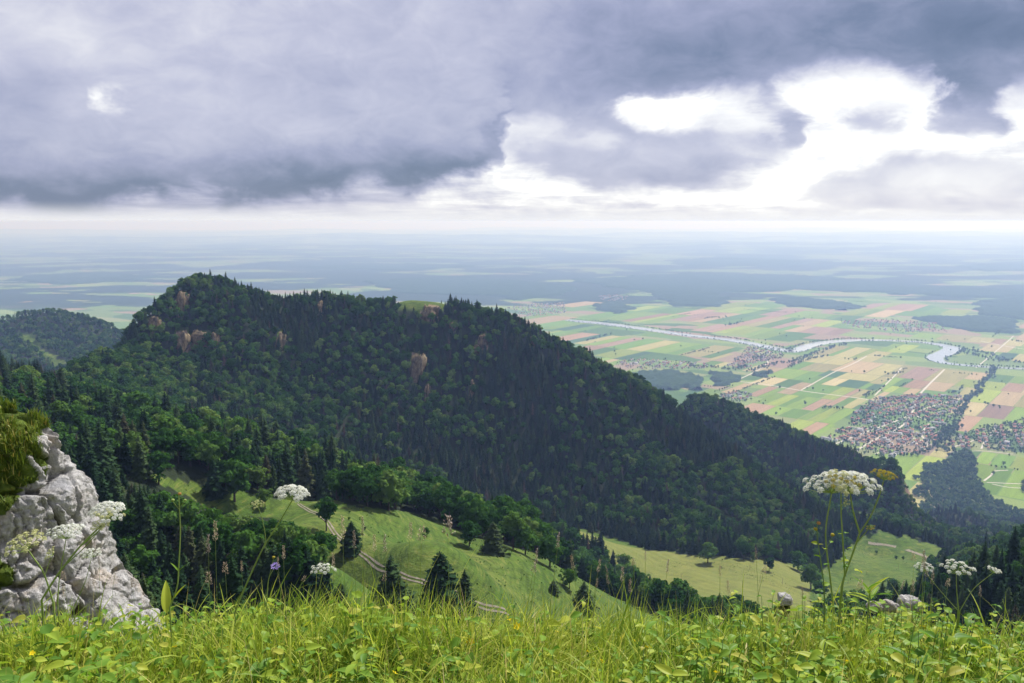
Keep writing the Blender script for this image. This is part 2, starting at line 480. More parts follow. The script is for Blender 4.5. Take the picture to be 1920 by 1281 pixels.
# polar grid, kept for fast look-ups too
NA, NR = 430, 380
AZ = np.linspace(R(-42), R(42), NA)
RR = np.exp(np.linspace(math.log(85.0), math.log(3600.0), NR))
ga, gr = np.meshgrid(AZ, RR)
gx, gy = gr * np.sin(ga), gr * np.cos(ga)
gz = H0(gx, gy)
def H(x, y):
    x = np.asarray(x, dtype=float); y = np.asarray(y, dtype=float)
    a = (np.arctan2(x, y) - AZ[0]) / (AZ[1] - AZ[0])
    r = (np.log(np.maximum(np.hypot(x, y), 86)) - math.log(85.0)) / (math.log(3600.0 / 85.0) / (NR - 1))
    a = np.clip(a, 0, NA - 1.001); r = np.clip(r, 0, NR - 1.001)
    i, j = r.astype(int), a.astype(int)
    fr, fa = r - i, a - j
    return gz[i, j] * (1 - fr) * (1 - fa) + gz[i + 1, j] * fr * (1 - fa) + gz[i, j + 1] * (1 - fr) * fa + gz[i + 1, j + 1] * fr * fa

def hit(px, py, y0=90.0, y1=3300.0):
    """first point of the land seen in this direction"""
    a, dy, dz = pdir(px, py)
    ys = np.exp(np.linspace(math.log(y0), math.log(y1), 1500))
    x, z = a * ys / dy, dz * ys / dy
    k = np.nonzero(H(x, ys) > z)[0]
    i = k[0] if len(k) else len(ys) - 1
    return Vector((x[i], ys[i], float(H(x[i:i + 1], ys[i:i + 1])[0])))

MEADOWS = [  # outlines in photograph pixels, nearest and farthest distance
    ([(262, 884), (330, 900), (430, 918), (560, 938), (620, 938), (700, 955), (790, 962), (850, 990), (900, 1012), (1000, 1035), (1080, 1070), (1150, 1110), (1260, 1170), (1260, 1400), (640, 1400), (622, 1120), (606, 1040), (560, 985), (500, 972), (430, 968), (380, 945), (300, 905)], 100, 470),
    ([(1020, 978), (1100, 993), (1200, 1025), (1300, 1040), (1420, 1048), (1500, 1055), (1530, 1075), (1540, 1250), (1180, 1250), (1230, 1130), (1150, 1060), (1080, 1015)], 520, 860),
    ([(1530, 1080), (1580, 1035), (1612, 1005), (1650, 996), (1700, 1005), (1740, 1018), (1795, 1035), (1790, 1052), (1745, 1062), (1720, 1130), (1690, 1250), (1530, 1250)], 560, 1060),
    ([(735, 553), (800, 556), (842, 560), (842, 588), (785, 586), (738, 577)], 1030, 1150),
    ([(250, 688), (285, 700), (305, 720), (270, 720), (252, 705)], 780, 960),
    ([(22, 622), (62, 622), (80, 655), (128, 682), (100, 690), (70, 665), (45, 640)], 1700, 2400),
    ([(1575, 950), (1605, 958), (1645, 966), (1640, 976), (1590, 974)], 1080, 1260),
    ([(1303, 930), (1330, 945), (1400, 990), (1370, 985), (1320, 970)], 800, 1050),
    ([(160, 850), (205, 852), (215, 868), (165, 868)], 240, 380),
]
ROCKS = [  # bare rock on the far ridge: px, py, half widths
    (337, 567, 12, 26), (288, 606, 16, 14), (342, 640, 10, 28), (376, 634, 24, 18), (404, 640, 11, 18), (525, 642, 9, 22), (806, 588, 20, 17),
    (782, 690, 14, 32), (800, 735, 5, 18), (905, 640, 9, 13), (893, 655, 9, 8), (850, 612, 9, 10), (600, 575, 5, 12), (885, 730, 5, 16), (1000, 640, 6, 10), (1712, 915, 15, 22), (1728, 945, 9, 16)]

def cover(x, y):
    """0 wood, 1 meadow, 2 rock"""
    z = H(x, y)
    px, py = proj(x, y, z)
    k = np.zeros(np.shape(x))
    jx = px + 6 * vnoise(x / 9, y / 9, None, 31); jy = py + 4 * vnoise(x / 9, y / 9, None, 37)
    for poly, y0, y1 in MEADOWS:
        k[inpoly(jx, jy, poly) & (y > y0) & (y < y1)] = 1
    for (cx, cy, rx, ry) in ROCKS:
        y0 = 780 if cx < 1500 else 1150
        d = ((jx - cx) / (rx * 1.0)) ** 2 + ((jy - cy - 3) / (ry * 1.0)) ** 2
        k[(d < 1) & (y > y0) & (y < 1500)] = 2
    return k

kc = cover(gx, gy)
m_land, w = material('land')
at = w.n('ShaderNodeAttribute'); at.attribute_name = 'cover'
pos = w.n('ShaderNodeNewGeometry').outputs['Position']
c_wood = w.ramp(w.noise(pos, .06, 5), [(.3, (.016, .026, .012)), (.7, (.035, .045, .02))])
nm = w.noise(pos, .022, 6, .6)
c_mead = w.ramp(nm, [(.25, (.048, .098, .014)), (.42, (.068, .122, .018)), (.58, (.098, .140, .024)), (.78, (.160, .165, .045))])
c_mead = w.mix(w.m('MULTIPLY', w.step(w.noise(pos, .22, 8, .75), .46, .62), .7), c_mead, (.045, .070, .014))
tex2 = w.noise(w.vm('MULTIPLY', pos, (.10, .10, 1.3)), 1.0, 5, .65)
c_mead = w.mix(w.m('MULTIPLY', w.step(tex2, .50, .62), .6), c_mead, (.036, .060, .012))
c_mead = w.mix(w.m('MULTIPLY', w.step(tex2, .47, .36), .45), c_mead, (.19, .19, .05))
stripe = w.n('ShaderNodeTexWave', bands_direction='DIAGONAL'); stripe.inputs['Scale'].default_value = .045; stripe.inputs['Distortion'].default_value = 9; stripe.inputs['Detail'].default_value = 2; stripe.inputs['Detail Scale'].default_value = .35
w.put(stripe.inputs['Vector'], pos)
at2 = w.n('ShaderNodeAttribute'); at2.attribute_name = 'mown'
c_mead = w.mix(w.m('MULTIPLY', at2.outputs['Fac'], w.m('MULTIPLY_ADD', stripe.outputs['Fac'], .14, .38)), c_mead, (.24, .225, .068))
c_rock = w.ramp(w.noise(pos, .25, 6, .65), [(.3, (.14, .095, .06)), (.5, (.28, .20, .13)), (.7, (.40, .31, .22))])
c = w.mix(w.step(at.outputs['Fac'], .25, .75), c_wood, c_mead)
c = w.mix(w.step(at.outputs['Fac'], 1.3, 1.7), c, c_rock)
c_terr = None
nb = bump(w, w.noise(pos, .6, 5, .6), .6, 1.0)
finish(w, principled(w, c, .95, .1, nb))
M['land'] = m_land
idx = np.arange(NA * NR).reshape(NR, NA)
q = np.stack([idx[:-1, :-1], idx[:-1, 1:], idx[1:, 1:], idx[1:, :-1]], -1).reshape(-1, 4)
gpx, gpy = proj(gx, gy, gz)
mown = ((gy > 600) & (gy < 800) & (kc == 1) & (gpx > 1000) & (gpx < 1520)).astype(float)
land = link(bpy.data.objects.new('mountain_land', mesh_np('mountain_land', np.stack([gx, gy, gz], -1).reshape(-1, 3), q, m_land, True, {'cover': kc.ravel(), 'mown': mown.ravel()})))
tag(land, 'mountain slopes, gullies and green alpine meadows below the viewpoint', 'terrain', kind='structure')

# ------------------------------------------------------------------ trees
def quads_from(centers, normals, size, rnd, aspect=1.0):
    n = len(centers)
    nrm = normals / (np.linalg.norm(normals, axis=1)[:, None] + 1e-9)
    ref = rnd.normal(size=(n, 3))
    s = np.cross(nrm, ref); s /= np.linalg.norm(s, axis=1)[:, None] + 1e-9
    b = np.cross(nrm, s)
    sz = size * rnd.uniform(.65, 1.3, n)
    s = s * sz[:, None]; b = b * (sz * aspect)[:, None]
    j = lambda: rnd.uniform(.55, 1.0, (n, 1))
    v = np.stack([centers - s * j() - b * j() * .4, centers + b * j() - s * j() * .3, centers + s * j() + b * j() * .4, centers - b * j() + s * j() * .3], 1).reshape(-1, 3)
    return v, np.arange(n * 4).reshape(n, 4)

def make_broadleaf(seed, height=17.0, rad=5.6, base=.16, nclump=42, per=34, leaf=.66, top=1.0):
    r = np.random.default_rng(seed)
    g = Geo()
    ch = height * (1 - base)
    cz = height * base + ch * .5
    # clump centres spread through the outer crown
    cs = []
    while len(cs) < nclump:
        d = r.normal(size=3); d /= np.linalg.norm(d)
        k = r.uniform(.45, .92)
        if d[2] < -.55 and r.random() < .7: continue
        wob = 1 + .30 * math.sin(3 * math.atan2(d[1], d[0]) + seed) + .12 * r.normal()
        shape = (1 - .28 * max(0, d[2]) * top)
        cs.append((d[0] * rad * k * wob * shape, d[1] * rad * k * wob * shape, cz + d[2] * ch * .48 * k * (1 + .08 * r.normal())))
    for c in cs:
        cr = r.uniform(.22, .36) * rad
        d = r.normal(size=(per, 3)); d /= np.linalg.norm(d, axis=1)[:, None]
        d[:, 2] = np.where(d[:, 2] < -.2, -d[:, 2], d[:, 2])
        pts = np.array(c) + d * cr * r.uniform(.75, 1.08, (per, 1)) * np.array([1, 1, .8])
        nr = d + .55 * r.normal(size=d.shape) + np.array([0, 0, .35])
        v, q = quads_from(pts, nr, leaf * rad / 5.6, r)
        g.add(v, q, a=np.repeat(r.uniform(0, 1, per), 4))
    # inner mass so that little light passes the middle
    u = np.linspace(0, 2 * math.pi, 9)[:-1]; vv = np.linspace(.15, math.pi - .15, 6)
    pts = [(rad * .55 * math.sin(b) * math.cos(a) * r.uniform(.7, 1.1), rad * .55 * math.sin(b) * math.sin(a) * r.uniform(.7, 1.1), cz + ch * .33 * math.cos(b)) for b in vv for a in u]
    qq = [(i * 8 + j, i * 8 + (j + 1) % 8, i * 8 + 8 + (j + 1) % 8, i * 8 + 8 + j) for i in range(5) for j in range(8)]
    g.add(pts, qq)
    crown = g.mesh('crown', M['broadleaf'])
    t = Geo()
    tr = rad * .055
    t.tube([(0, 0, -1.5), (0, 0, height * .15), (.15, .1, height * .45), (.1, 0, height * .75)], [tr * 1.5, tr, tr * .7, tr * .2], 6)
    for k in range(6):
        a = k * 1.05 + r.uniform(-.3, .3); z0 = height * r.uniform(.16, .4); L = rad * r.uniform(.5, .8)
        t.tube([(0, 0, z0), (math.cos(a) * L * .5, math.sin(a) * L * .5, z0 + L * .45), (math.cos(a) * L, math.sin(a) * L, z0 + L * .8)], [tr * .5, tr * .32, tr * .1], 4)
    return t.mesh('trunk', M['bark']), crown

def make_spruce(seed, height=23.0, rad=3.5, dead=False, dens=1.0, base=.07):
    r = np.random.default_rng(seed)
    g = Geo()
    z = height * base
    while z < height * .985:
        f = (z - height * base) / (height * (1 - base))
        L0 = rad * (1 - f) ** .70 * (1 if f > .06 else .75) + .10
        nb = max(5, int((10 if not dead else 6) * dens * (1 - .4 * f)))
        off = r.uniform(0, 6.28)
        for k in range(nb):
            a = off + k * 6.283 / nb + r.normal() * .25
            L = L0 * r.uniform(.55, 1.2) * (1 + .28 * math.sin(2 * a + z * 1.3 + seed) * math.sin(z * .9 + seed * 2))
            dr = L * r.uniform(.28, .5) * (1.1 - .9 * f)
            w0 = L * r.uniform(.20, .32) if not dead else L * .10
            ca, sa = math.cos(a), math.sin(a)
            def pt(rr_, lat, zz):
                return (ca * rr_ - sa * lat, sa * rr_ + ca * lat, z + zz)
            up = r.uniform(0, .12) * L
            v = [pt(0.05, 0, up), pt(L * .35, -w0 * .8, -dr * .25 - .05 * L), pt(L * .4, 0, -dr * .18 + up), pt(L * .35, w0 * .8, -dr * .25 - .05 * L),
                 pt(L * .75, -w0, -dr * .75 - .12 * L), pt(L * .8, 0, -dr * .55), pt(L * .75, w0, -dr * .75 - .12 * L), pt(L, 0, -dr)]
            g.add(v, [(0, 1, 4, 2), (0, 2, 6, 3), (2, 4, 7, 5), (2, 5, 7, 6)], a=r.random())
            # hanging twigs give the ragged edge
            for q_ in range(3 if not dead else 1):
                rr_ = L * r.uniform(.35, .98); lat = w0 * r.uniform(-1, 1); hh = L * r.uniform(.12, .28)
                zz = -dr * rr_ / L * .8
                g.add([pt(rr_ - .12 * L, lat - .08 * L, zz), pt(rr_ + .1 * L, lat + .07 * L, zz), pt(rr_ + .06 * L, lat, zz - hh)], t=[(0, 1, 2)], a=r.random())
        z += height * .030 * r.uniform(.8, 1.2) * (1.15 - .45 * f)
    if not dead:
        th = np.arange(7) * 6.283 / 7
        lv = [(.0, .34), (.35, .30), (.75, .14), (1.0, .01)]
        pts = [(math.cos(a) * rad * k, math.sin(a) * rad * k, height * (base + (1 - base) * f)) for f, k in lv for a in th]
        g.add(pts, [(i * 7 + j, i * 7 + (j + 1) % 7, i * 7 + 7 + (j + 1) % 7, i * 7 + 7 + j) for i in range(3) for j in range(7)], a=.2)
    crown = g.mesh('crown', M['dead_needles'] if dead else M['needles'])
    t = Geo()
    t.tube([(0, 0, -1.5), (0, 0, height * .5), (0, 0, height * .97)], [height * .013, height * .008, .03], 6)
    return t.mesh('trunk', M['bark']), crown

BROAD = [make_broadleaf(11), make_broadleaf(12, 15, 6.4, .12), make_broadleaf(13, 19, 5.4, .18, 46), make_broadleaf(14, 13, 4.6, .12, 34), make_broadleaf(15, 17, 6.0, .14, 50, 30)]
SPRUCE = [make_spruce(21, 21, 4.6, dens=1.15), make_spruce(22, 24, 4.9, dens=1.15), make_spruce(23, 18, 4.7, base=.03, dens=1.15), make_spruce(24, 22, 4.2), make_spruce(25, 17, 4.9, base=.02, dens=1.15)]
DEAD = [make_spruce(31, 21, 2.5, True)]
KINDS = BROAD + SPRUCE + DEAD
KH = [17, 15, 19, 13, 17, 21, 24, 18, 22, 17, 21]

def tree(kind, loc, scale, rz, label, group, name=None, sz=1.0):
    nm = name or ('deciduous_tree' if kind < 5 else ('spruce_tree' if kind < 10 else 'dead_spruce_tree'))
    e = empty(nm, loc, rz)
    e.scale = (scale, scale, scale * sz)
    for nmp, me in zip(('trunk', 'crown'), KINDS[kind]):
        link(bpy.data.objects.new(nmp, me), e)
    tag(e, label, 'tree', group)
    return e

def stuff_points(name, pts, kinds, scales, rots, protos, label, cat, protos_key):
    """one object that scatters copies of small meshes on its points (geometry nodes)"""
    key = 'source_' + protos_key
    pc = bpy.data.collections.get(key)
    if pc is None:
        pc = bpy.data.collections.new(key)
        for i, mes in enumerate(protos):
            g_v = []
            ob = bpy.data.objects.new('%s_%02d' % (key, i), mes)
            pc.objects.link(ob)
    me = bpy.data.meshes.new(name)
    me.vertices.add(len(pts)); me.vertices.foreach_set('co', np.asarray(pts, dtype=np.float32).ravel())
    a = me.attributes.new('kind', 'INT', 'POINT'); a.data.foreach_set('value', np.asarray(kinds, dtype=np.int32))
    a = me.attributes.new('size', 'FLOAT', 'POINT'); a.data.foreach_set('value', np.asarray(scales, dtype=np.float32))
    a = me.attributes.new('turn', 'FLOAT_VECTOR', 'POINT')
    rots = np.asarray(rots, dtype=np.float32)
    if rots.ndim == 1: rots = np.stack([np.zeros_like(rots), np.zeros_like(rots), rots], -1)
    a.data.foreach_set('vector', rots.ravel())
    o = link(bpy.data.objects.new(name, me))
    ng = bpy.data.node_groups.new(name, 'GeometryNodeTree')
    ng.interface.new_socket('Geometry', in_out='INPUT', socket_type='NodeSocketGeometry')
    ng.interface.new_socket('Geometry', in_out='OUTPUT', socket_type='NodeSocketGeometry')
    N = ng.nodes.new; L = ng.links.new
    gi, go = N('NodeGroupInput'), N('NodeGroupOutput')
    ci = N('GeometryNodeCollectionInfo'); ci.inputs['Collection'].default_value = pc
    ci.inputs['Separate Children'].default_value = True; ci.inputs['Reset Children'].default_value = True
    ip = N('GeometryNodeInstanceOnPoints'); ip.inputs['Pick Instance'].default_value = True
    def na(nm, ty):
        nd = N('GeometryNodeInputNamedAttribute'); nd.data_type = ty; nd.inputs['Name'].default_value = nm
        return [s for s in nd.outputs if s.enabled and s.name == 'Attribute'][0]
    L(gi.outputs[0], ip.inputs['Points']); L(ci.outputs[0], ip.inputs['Instance'])
    L(na('kind', 'INT'), ip.inputs['Instance Index'])
    e2r = N('FunctionNodeEulerToRotation')
    L(na('turn', 'FLOAT_VECTOR'), e2r.inputs[0]); L(e2r.outputs[0], ip.inputs['Rotation'])
    L(na('size', 'FLOAT'), ip.inputs['Scale'])
    L(ip.outputs[0], go.inputs[0])
    md = o.modifiers.new('scatter', 'NODES'); md.node_group = ng
    tag(o, label, cat, kind='stuff')
    return o

def joined_tree(i):
    """trunk + crown of a kind in one mesh, for the masses of far trees"""
    parts = KINDS[i]
    vs, fs, mi, n = [], [], [], 0
    me = bpy.data.meshes.new('tree_mass')
    for k, p in enumerate(parts):
        co = np.empty(len(p.vertices) * 3, dtype=np.float32); p.vertices.foreach_get('co', co)
        vs += co.reshape(-1, 3).tolist()
        fs += [[v + n for v in pl.vertices] for pl in p.polygons]
        mi += [k] * len(p.polygons); n += len(p.vertices)
    me.from_pydata(vs, [], fs)
    for p in parts: me.materials.append(p.materials[0])
    me.polygons.foreach_set('material_index', np.array(mi, dtype=np.int32))
    return me
TREE_MASS = [joined_tree(i) for i in range(len(KINDS))]

# --- scatter over the wooded land
cand = []
def scatter(n, y0, y1, a0, a1):
    # even density on the ground
    r = np.sqrt(rng.uniform(y0 ** 2, y1 ** 2, n)); a = rng.uniform(a0, a1, n)
    return r * np.sin(a), r * np.cos(a)
def thin(x, y, d, prefer=None):
    """keeps points at least d apart (grid hash)"""
    keep = []; cell = {}
    for i in range(len(x)):
        di = d[i]; c = (int(x[i] // 8), int(y[i] // 8)); ok = True
        for u in (-1, 0, 1):
            for v in (-1, 0, 1):
                for j in cell.get((c[0] + u, c[1] + v), ()):
                    if (x[i] - x[j]) ** 2 + (y[i] - y[j]) ** 2 < di * d[j]: ok = False; break
                if not ok: break
            if not ok: break
        if ok:
            keep.append(i); cell.setdefault(c, []).append(i)
    return np.array(keep)

A0, A1 = R(-35), R(35)
xs, ys = [], []
for (n, y0, y1) in ((12000, 105, 450), (130000, 450, 1500), (36000, 1500, 2700)):
    x, y = scatter(n, y0, y1, A0, A1); xs.append(x); ys.append(y)
x = np.concatenate(xs); y = np.concatenate(ys)
z = H(x, y)
px, py = proj(x, y, z)
kk = cover(x, y)
ok = (kk == 0) & (z > PLAIN_Z + 4) & (px > -160) & (px < 2080)
# is the top of the tree in sight?
def visible(x, y, ztop, slack=0.0):
    vis = np.ones(len(x), dtype=bool)
    for t in np.linspace(.12, .985, 46):
        vis &= ~(H(x * t, y * t) > ztop * t + slack * t)
        # (the camera is the origin)
    return vis
ok &= visible(x, y, z + 24, 14)
x, y, z, px, py = [v[ok] for v in (x, y, z, px, py)]
d = np.where(y < 450, 4.6, np.where(y < 750, 6.0, np.where(y < 1500, 4.6, 7.0))) * rng.uniform(.8, 1.25, len(x))
kp = thin(x, y, d)
x, y, z, px, py = [v[kp] for v in (x, y, z, px, py)]
# kinds: conifers in stands
stand = .75 * fbm(x / 130, y / 130, None, 3, .55, 71) + .5 * vnoise(x / 22, y / 22, None, 77) + .22 * rng.normal(size=len(x))
conif = stand > np.where((y > 750) & (y < 1500), .10, .20)
conif |= (px > 640) & (px < 1150) & (py > 830) & (y > 700) & (rng.random(len(x)) < .55)
conif |= (px < 640) & (y < 600) & (y > 380) & (rng.random(len(x)) < .30)
conif &= ~((y > 1600) & (px < 400) & (rng.random(len(x)) < .93))
conif &= ~((px > 1650) & (y > 1050) & (y < 1500) & (rng.random(len(x)) < .8))
conif |= (px > 1720) & (y < 560) & (rng.random(len(x)) < .35)
crest = (y > 1000) & (y < 1130) & (px > 380) & (px < 1200)
conif |= crest & (rng.random(len(x)) < .30)
kind = np.where(conif, 5 + rng.integers(0, 5, len(x)), rng.integers(0, 5, len(x)))
kind[(rng.random(len(x)) < .012) & (y > 400)] = 10
scl = np.clip(rng.normal(.93, .20, len(x)), .5, 1.45) * np.where(conif, .95, 1.0)
scl *= np.interp(y, [100, 210, 300, 420, 700, 900, 1500, 1800], [.6, .72, .85, 1.0, 1.0, .72, .74, .90])
scl[(y < 1400) & (px > 1690) & (px < 1760) & (y > 1150)] *= .7
# the strip of meadow behind the crag stays in sight over the near trees
lim = np.interp(px, [150, 270, 380, 430, 520, 600, 640], [905, 905, 948, 962, 974, 992, 1015])
zl = np.array([P(a_, b_, c_).z for a_, b_, c_ in zip(px, lim, y)])
mx_ = (zl - z) / np.array(KH)[kind]
nearl = (y < 350) & (px > 240) & (px < 650) & (py > lim - 2)
lim2 = np.interp(px, [1010, 1060, 1150, 1240, 1280], [975, 1005, 1042, 1090, 1110])
mid_ = (y > 400) & (y < 690) & (px > 1010) & (px < 1280)
zl2 = np.array([P(a_, b_, c_).z for a_, b_, c_ in zip(px, lim2, y)])
mx_ = np.where(mid_, (zl2 - z) / np.array(KH)[kind], mx_)
nearl |= mid_
fit = np.where(nearl, np.minimum(scl, mx_), scl)
keep_ = fit > .33
scl = fit
x, y, z, px, py, kind, conif, scl = [v[keep_] for v in (x, y, z, px, py, kind, conif, scl)]
rot = rng.uniform(0, 6.283, len(x))
vis = visible(x, y, z + 17 * scl, 2) & (px > -20) & (px < 1940)
vis &= proj(x, y, z + 17 * scl)[1] < 1120
# individuals: the largest in the picture of each kind
size_px = scl / y
def zone(px, py, y):
    if y < 330: return ('on the slope below the crag' if px < 640 else ('in the dark grove at the right edge' if px > 1500 else 'on the near meadow slope'))
    if px > 1500 and y < 620: return 'in the dark grove at the right edge'
    if y < 470 and px > 640: return 'in the belt along the upper meadow edge'
    if y < 720 and px < 760: return 'in the mixed wood on the near left slope'
    if px > 1500: return 'on the flank of the right gorge'
    return 'at the foot of the big wooded ridge'
indiv = np.zeros(len(x), dtype=bool)
for sel in (conif & (kind < 10), ~conif & (kind < 10), kind == 10):
    ids = np.nonzero(sel & vis)[0]
    ids = ids[np.argsort(-size_px[ids])][:285]
    indiv[ids] = True
for i in np.nonzero(indiv)[0]:
    k = int(kind[i]); zn = zone(px[i], py[i], y[i])
    hh_ = KH[k] * scl[i]
    size_w = 'tall ' if hh_ > (19 if k > 4 else 16) else ('small ' if hh_ < (14 if k > 4 else 11.5) else '')
    zn += ', ' + ('far left' if px[i] < 200 else 'left' if px[i] < 480 else 'centre left' if px[i] < 800 else 'centre right' if px[i] < 1200 else 'right' if px[i] < 1700 else 'far right')
    word = 'dark spruce' if 5 <= k < 10 else ('round deciduous tree' if k < 5 else 'brown dead spruce')
    tree(k, (x[i], y[i], z[i]), scl[i], rot[i], size_w + '%s %s' % (word, zn), size_w + '%ss %s' % (word, zn))
rest = ~indiv
stuff_points('forest', np.stack([x, y, z], -1)[rest], kind[rest], scl[rest], rot[rest], TREE_MASS, 'dense mixed forest covering the ridge and gorge', 'forest', 'tree')
print('trees', len(x), 'individual', indiv.sum())

# ------------------------------------------------------------------ the plain: one sheet to the horizon
def plain_h(x, y):
    r = np.hypot(x, y)
    k = np.clip((r - 9000) / 16000, 0, 1)
    k2 = np.clip((r - 24000) / 20000, 0, 1)
    return PLAIN_Z + k * 45 * (fbm(x / 4200, y / 2600, None, 4, .5, 91) + .2) + k2 * 170 * np.maximum(0, fbm(x / 9000, y / 5000, None, 4, .5, 95) + .25)
na, nr = 260, 230
pa, pr = np.meshgrid(np.linspace(R(-50), R(50), na), np.exp(np.linspace(math.log(1300.0), math.log(90000.0), nr)))
vx, vy = pr * np.sin(pa), pr * np.cos(pa)
vz = plain_h(vx, vy)
idx = np.arange(na * nr).reshape(nr, na)
q = np.stack([idx[:-1, :-1], idx[:-1, 1:], idx[1:, 1:], idx[1:, :-1]], -1).reshape(-1, 4)

m, w = material('plain')
pos = w.n('ShaderNodeNewGeometry').outputs['Position']
rotn = w.n('ShaderNodeVectorRotate', rotation_type='Z_AXIS'); w.put(rotn.inputs[0], pos); rotn.inputs['Angle'].default_value = R(-50)
wob = w.noise(pos, .0012, 2, out=1)
wv = w.vm('ADD', w.vm('MULTIPLY', rotn.outputs[0], (1 / 210., 1 / 420., 0)), w.vm('MULTIPLY', wob, (1.2, 1.2, 0)))
vo = w.n('ShaderNodeTexVoronoi', distance='CHEBYCHEV'); w.put(vo.inputs['Vector'], wv); vo.inputs['Scale'].default_value = 1.0
sepc = w.n('ShaderNodeSeparateColor'); w.put(sepc.inputs[0], vo.outputs['Color'])
fieldc = w.ramp(sepc.outputs[0], [(0, (.075, .135, .035)), (.18, (.12, .20, .045)), (.38, (.19, .25, .065)), (.55, (.21, .23, .09)), (.7, (.14, .20, .06)), (.84, (.25, .19, .125)), (1, (.30, .26, .15))], 'CONSTANT')
sep = w.n('ShaderNodeSeparateXYZ'); w.put(sep.inputs[0], pos)
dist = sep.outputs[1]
wn = w.noise(w.vm('MULTIPLY', pos, (1, 1.7, 0)), .00042, 6, .55, .3)
thr = w.m('MULTIPLY_ADD', w.step(dist, 6500, 11000), -.115, .58)
woodf = w.m('MULTIPLY', w.step(w.m('SUBTRACT', w.m('ADD', wn, w.m('MULTIPLY', w.m('SUBTRACT', w.noise(pos, .006, 4, .7), .5), .05)), thr), -.010, .010), w.step(dist, 7000, 9000))
woodc = w.ramp(w.noise(pos, .012, 4), [(.3, (.020, .038, .020)), (.7, (.036, .060, .028))])
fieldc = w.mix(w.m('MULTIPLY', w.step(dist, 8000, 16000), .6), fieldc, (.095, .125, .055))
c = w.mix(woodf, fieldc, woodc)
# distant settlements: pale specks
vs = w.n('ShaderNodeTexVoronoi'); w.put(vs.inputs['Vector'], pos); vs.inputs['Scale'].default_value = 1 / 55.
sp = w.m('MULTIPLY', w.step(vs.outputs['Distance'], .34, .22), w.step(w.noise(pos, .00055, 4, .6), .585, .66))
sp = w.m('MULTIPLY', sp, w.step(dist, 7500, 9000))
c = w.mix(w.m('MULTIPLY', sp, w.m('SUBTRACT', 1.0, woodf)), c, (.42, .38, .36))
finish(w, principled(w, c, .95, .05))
M['plain'] = m
plain = link(bpy.data.objects.new('plain', mesh_np('plain', np.stack([vx, vy, vz], -1).reshape(-1, 3), q, m, True)))
tag(plain, 'wide farmed plain reaching to the hazy horizon', 'plain', kind='structure')

# ---- river
RIVER = [(1062, 600, 120), (1090, 603, 190), (1140, 608, 200), (1200, 616, 185), (1290, 629, 170), (1370, 638, 165), (1430, 649, 165), (1470, 657, 160), (1492, 658, 150), (1520, 648, 150),
         (1560, 641, 150), (1620, 638, 135), (1700, 640, 105), (1745, 644, 110), (1778, 650, 150), (1786, 655, 170), (1768, 664, 175), (1753, 671, 150), (1768, 680, 110), (1820, 686, 85), (1880, 690, 75), (1960, 693, 75), (2080, 694, 80)]
def smooth_line(pts, n=8):
    pts = np.array(pts, dtype=float); out = []
    e = np.concatenate([[2 * pts[0] - pts[1]], pts, [2 * pts[-1] - pts[-2]]])
    for i in range(1, len(e) - 2):
        p0, p1, p2, p3 = e[i - 1:i + 3]
        for t in np.linspace(0, 1, n, endpoint=False):
            out.append(.5 * (2 * p1 + (p2 - p0) * t + (2 * p0 - 5 * p1 + 4 * p2 - p3) * t * t + (3 * p1 - p0 - 3 * p2 + p3) * t ** 3))
    out.append(pts[-1])
    return np.array(out)
def ribbon(line, width, z):
    """line (n,2), width scalar or (n,) -> strip verts, quads"""
    tg = np.gradient(line, axis=0); tg /= np.linalg.norm(tg, axis=1)[:, None] + 1e-9
    nn = np.stack([-tg[:, 1], tg[:, 0]], -1)
    wd = (np.full(len(line), width) if np.isscalar(width) else width)[:, None] * .5
    zz = np.full(len(line), z) if np.isscalar(z) else z
    v = np.stack([np.c_[line + nn * wd, zz], np.c_[line - nn * wd, zz]], 1).reshape(-1, 3)
    i = np.arange(len(line) - 1) * 2
    return v, np.stack([i, i + 2, i + 3, i + 1], -1)
rl = []
for a, b, wd in RIVER:
    g = G(a, b); rl.append((g.x, g.y, wd))
rl = smooth_line(rl, 8)
RLINE = rl[:, :2]; RW = .68 * rl[:, 2] * (1 + .10 * vnoise(np.arange(len(rl)) * .6, np.zeros(len(rl)), None, 3))
v, q = ribbon(RLINE, RW, PLAIN_Z + .8)
m, w = material('river_water')
pos = w.n('ShaderNodeNewGeometry').outputs['Position']
gl = w.n('ShaderNodeBsdfGlossy'); gl.inputs['Roughness'].default_value = .16
pr_ = principled(w, (.55, .60, .62), .3, .5)  # pale diffuse colour: milky silt, with bright sky glitter put into the colour
mxs = w.n('ShaderNodeMixShader'); mxs.inputs[0].default_value = .65
w.t.links.new(pr_, mxs.inputs[1]); w.t.links.new(gl.outputs[0], mxs.inputs[2])
finish(w, mxs.outputs[0])
M['water'] = m
river = link(bpy.data.objects.new('river', mesh_np('river', v, q, m)))
tag(river, 'pale winding river crossing the plain', 'river', kind='structure')
def near_line(x, y, line, dmax):
    dm = np.full(np.shape(x), 1e9)
    for i in range(0, len(line), 1):
        dm = np.minimum(dm, np.hypot(x - line[i, 0], y - line[i, 1]))
    return dm

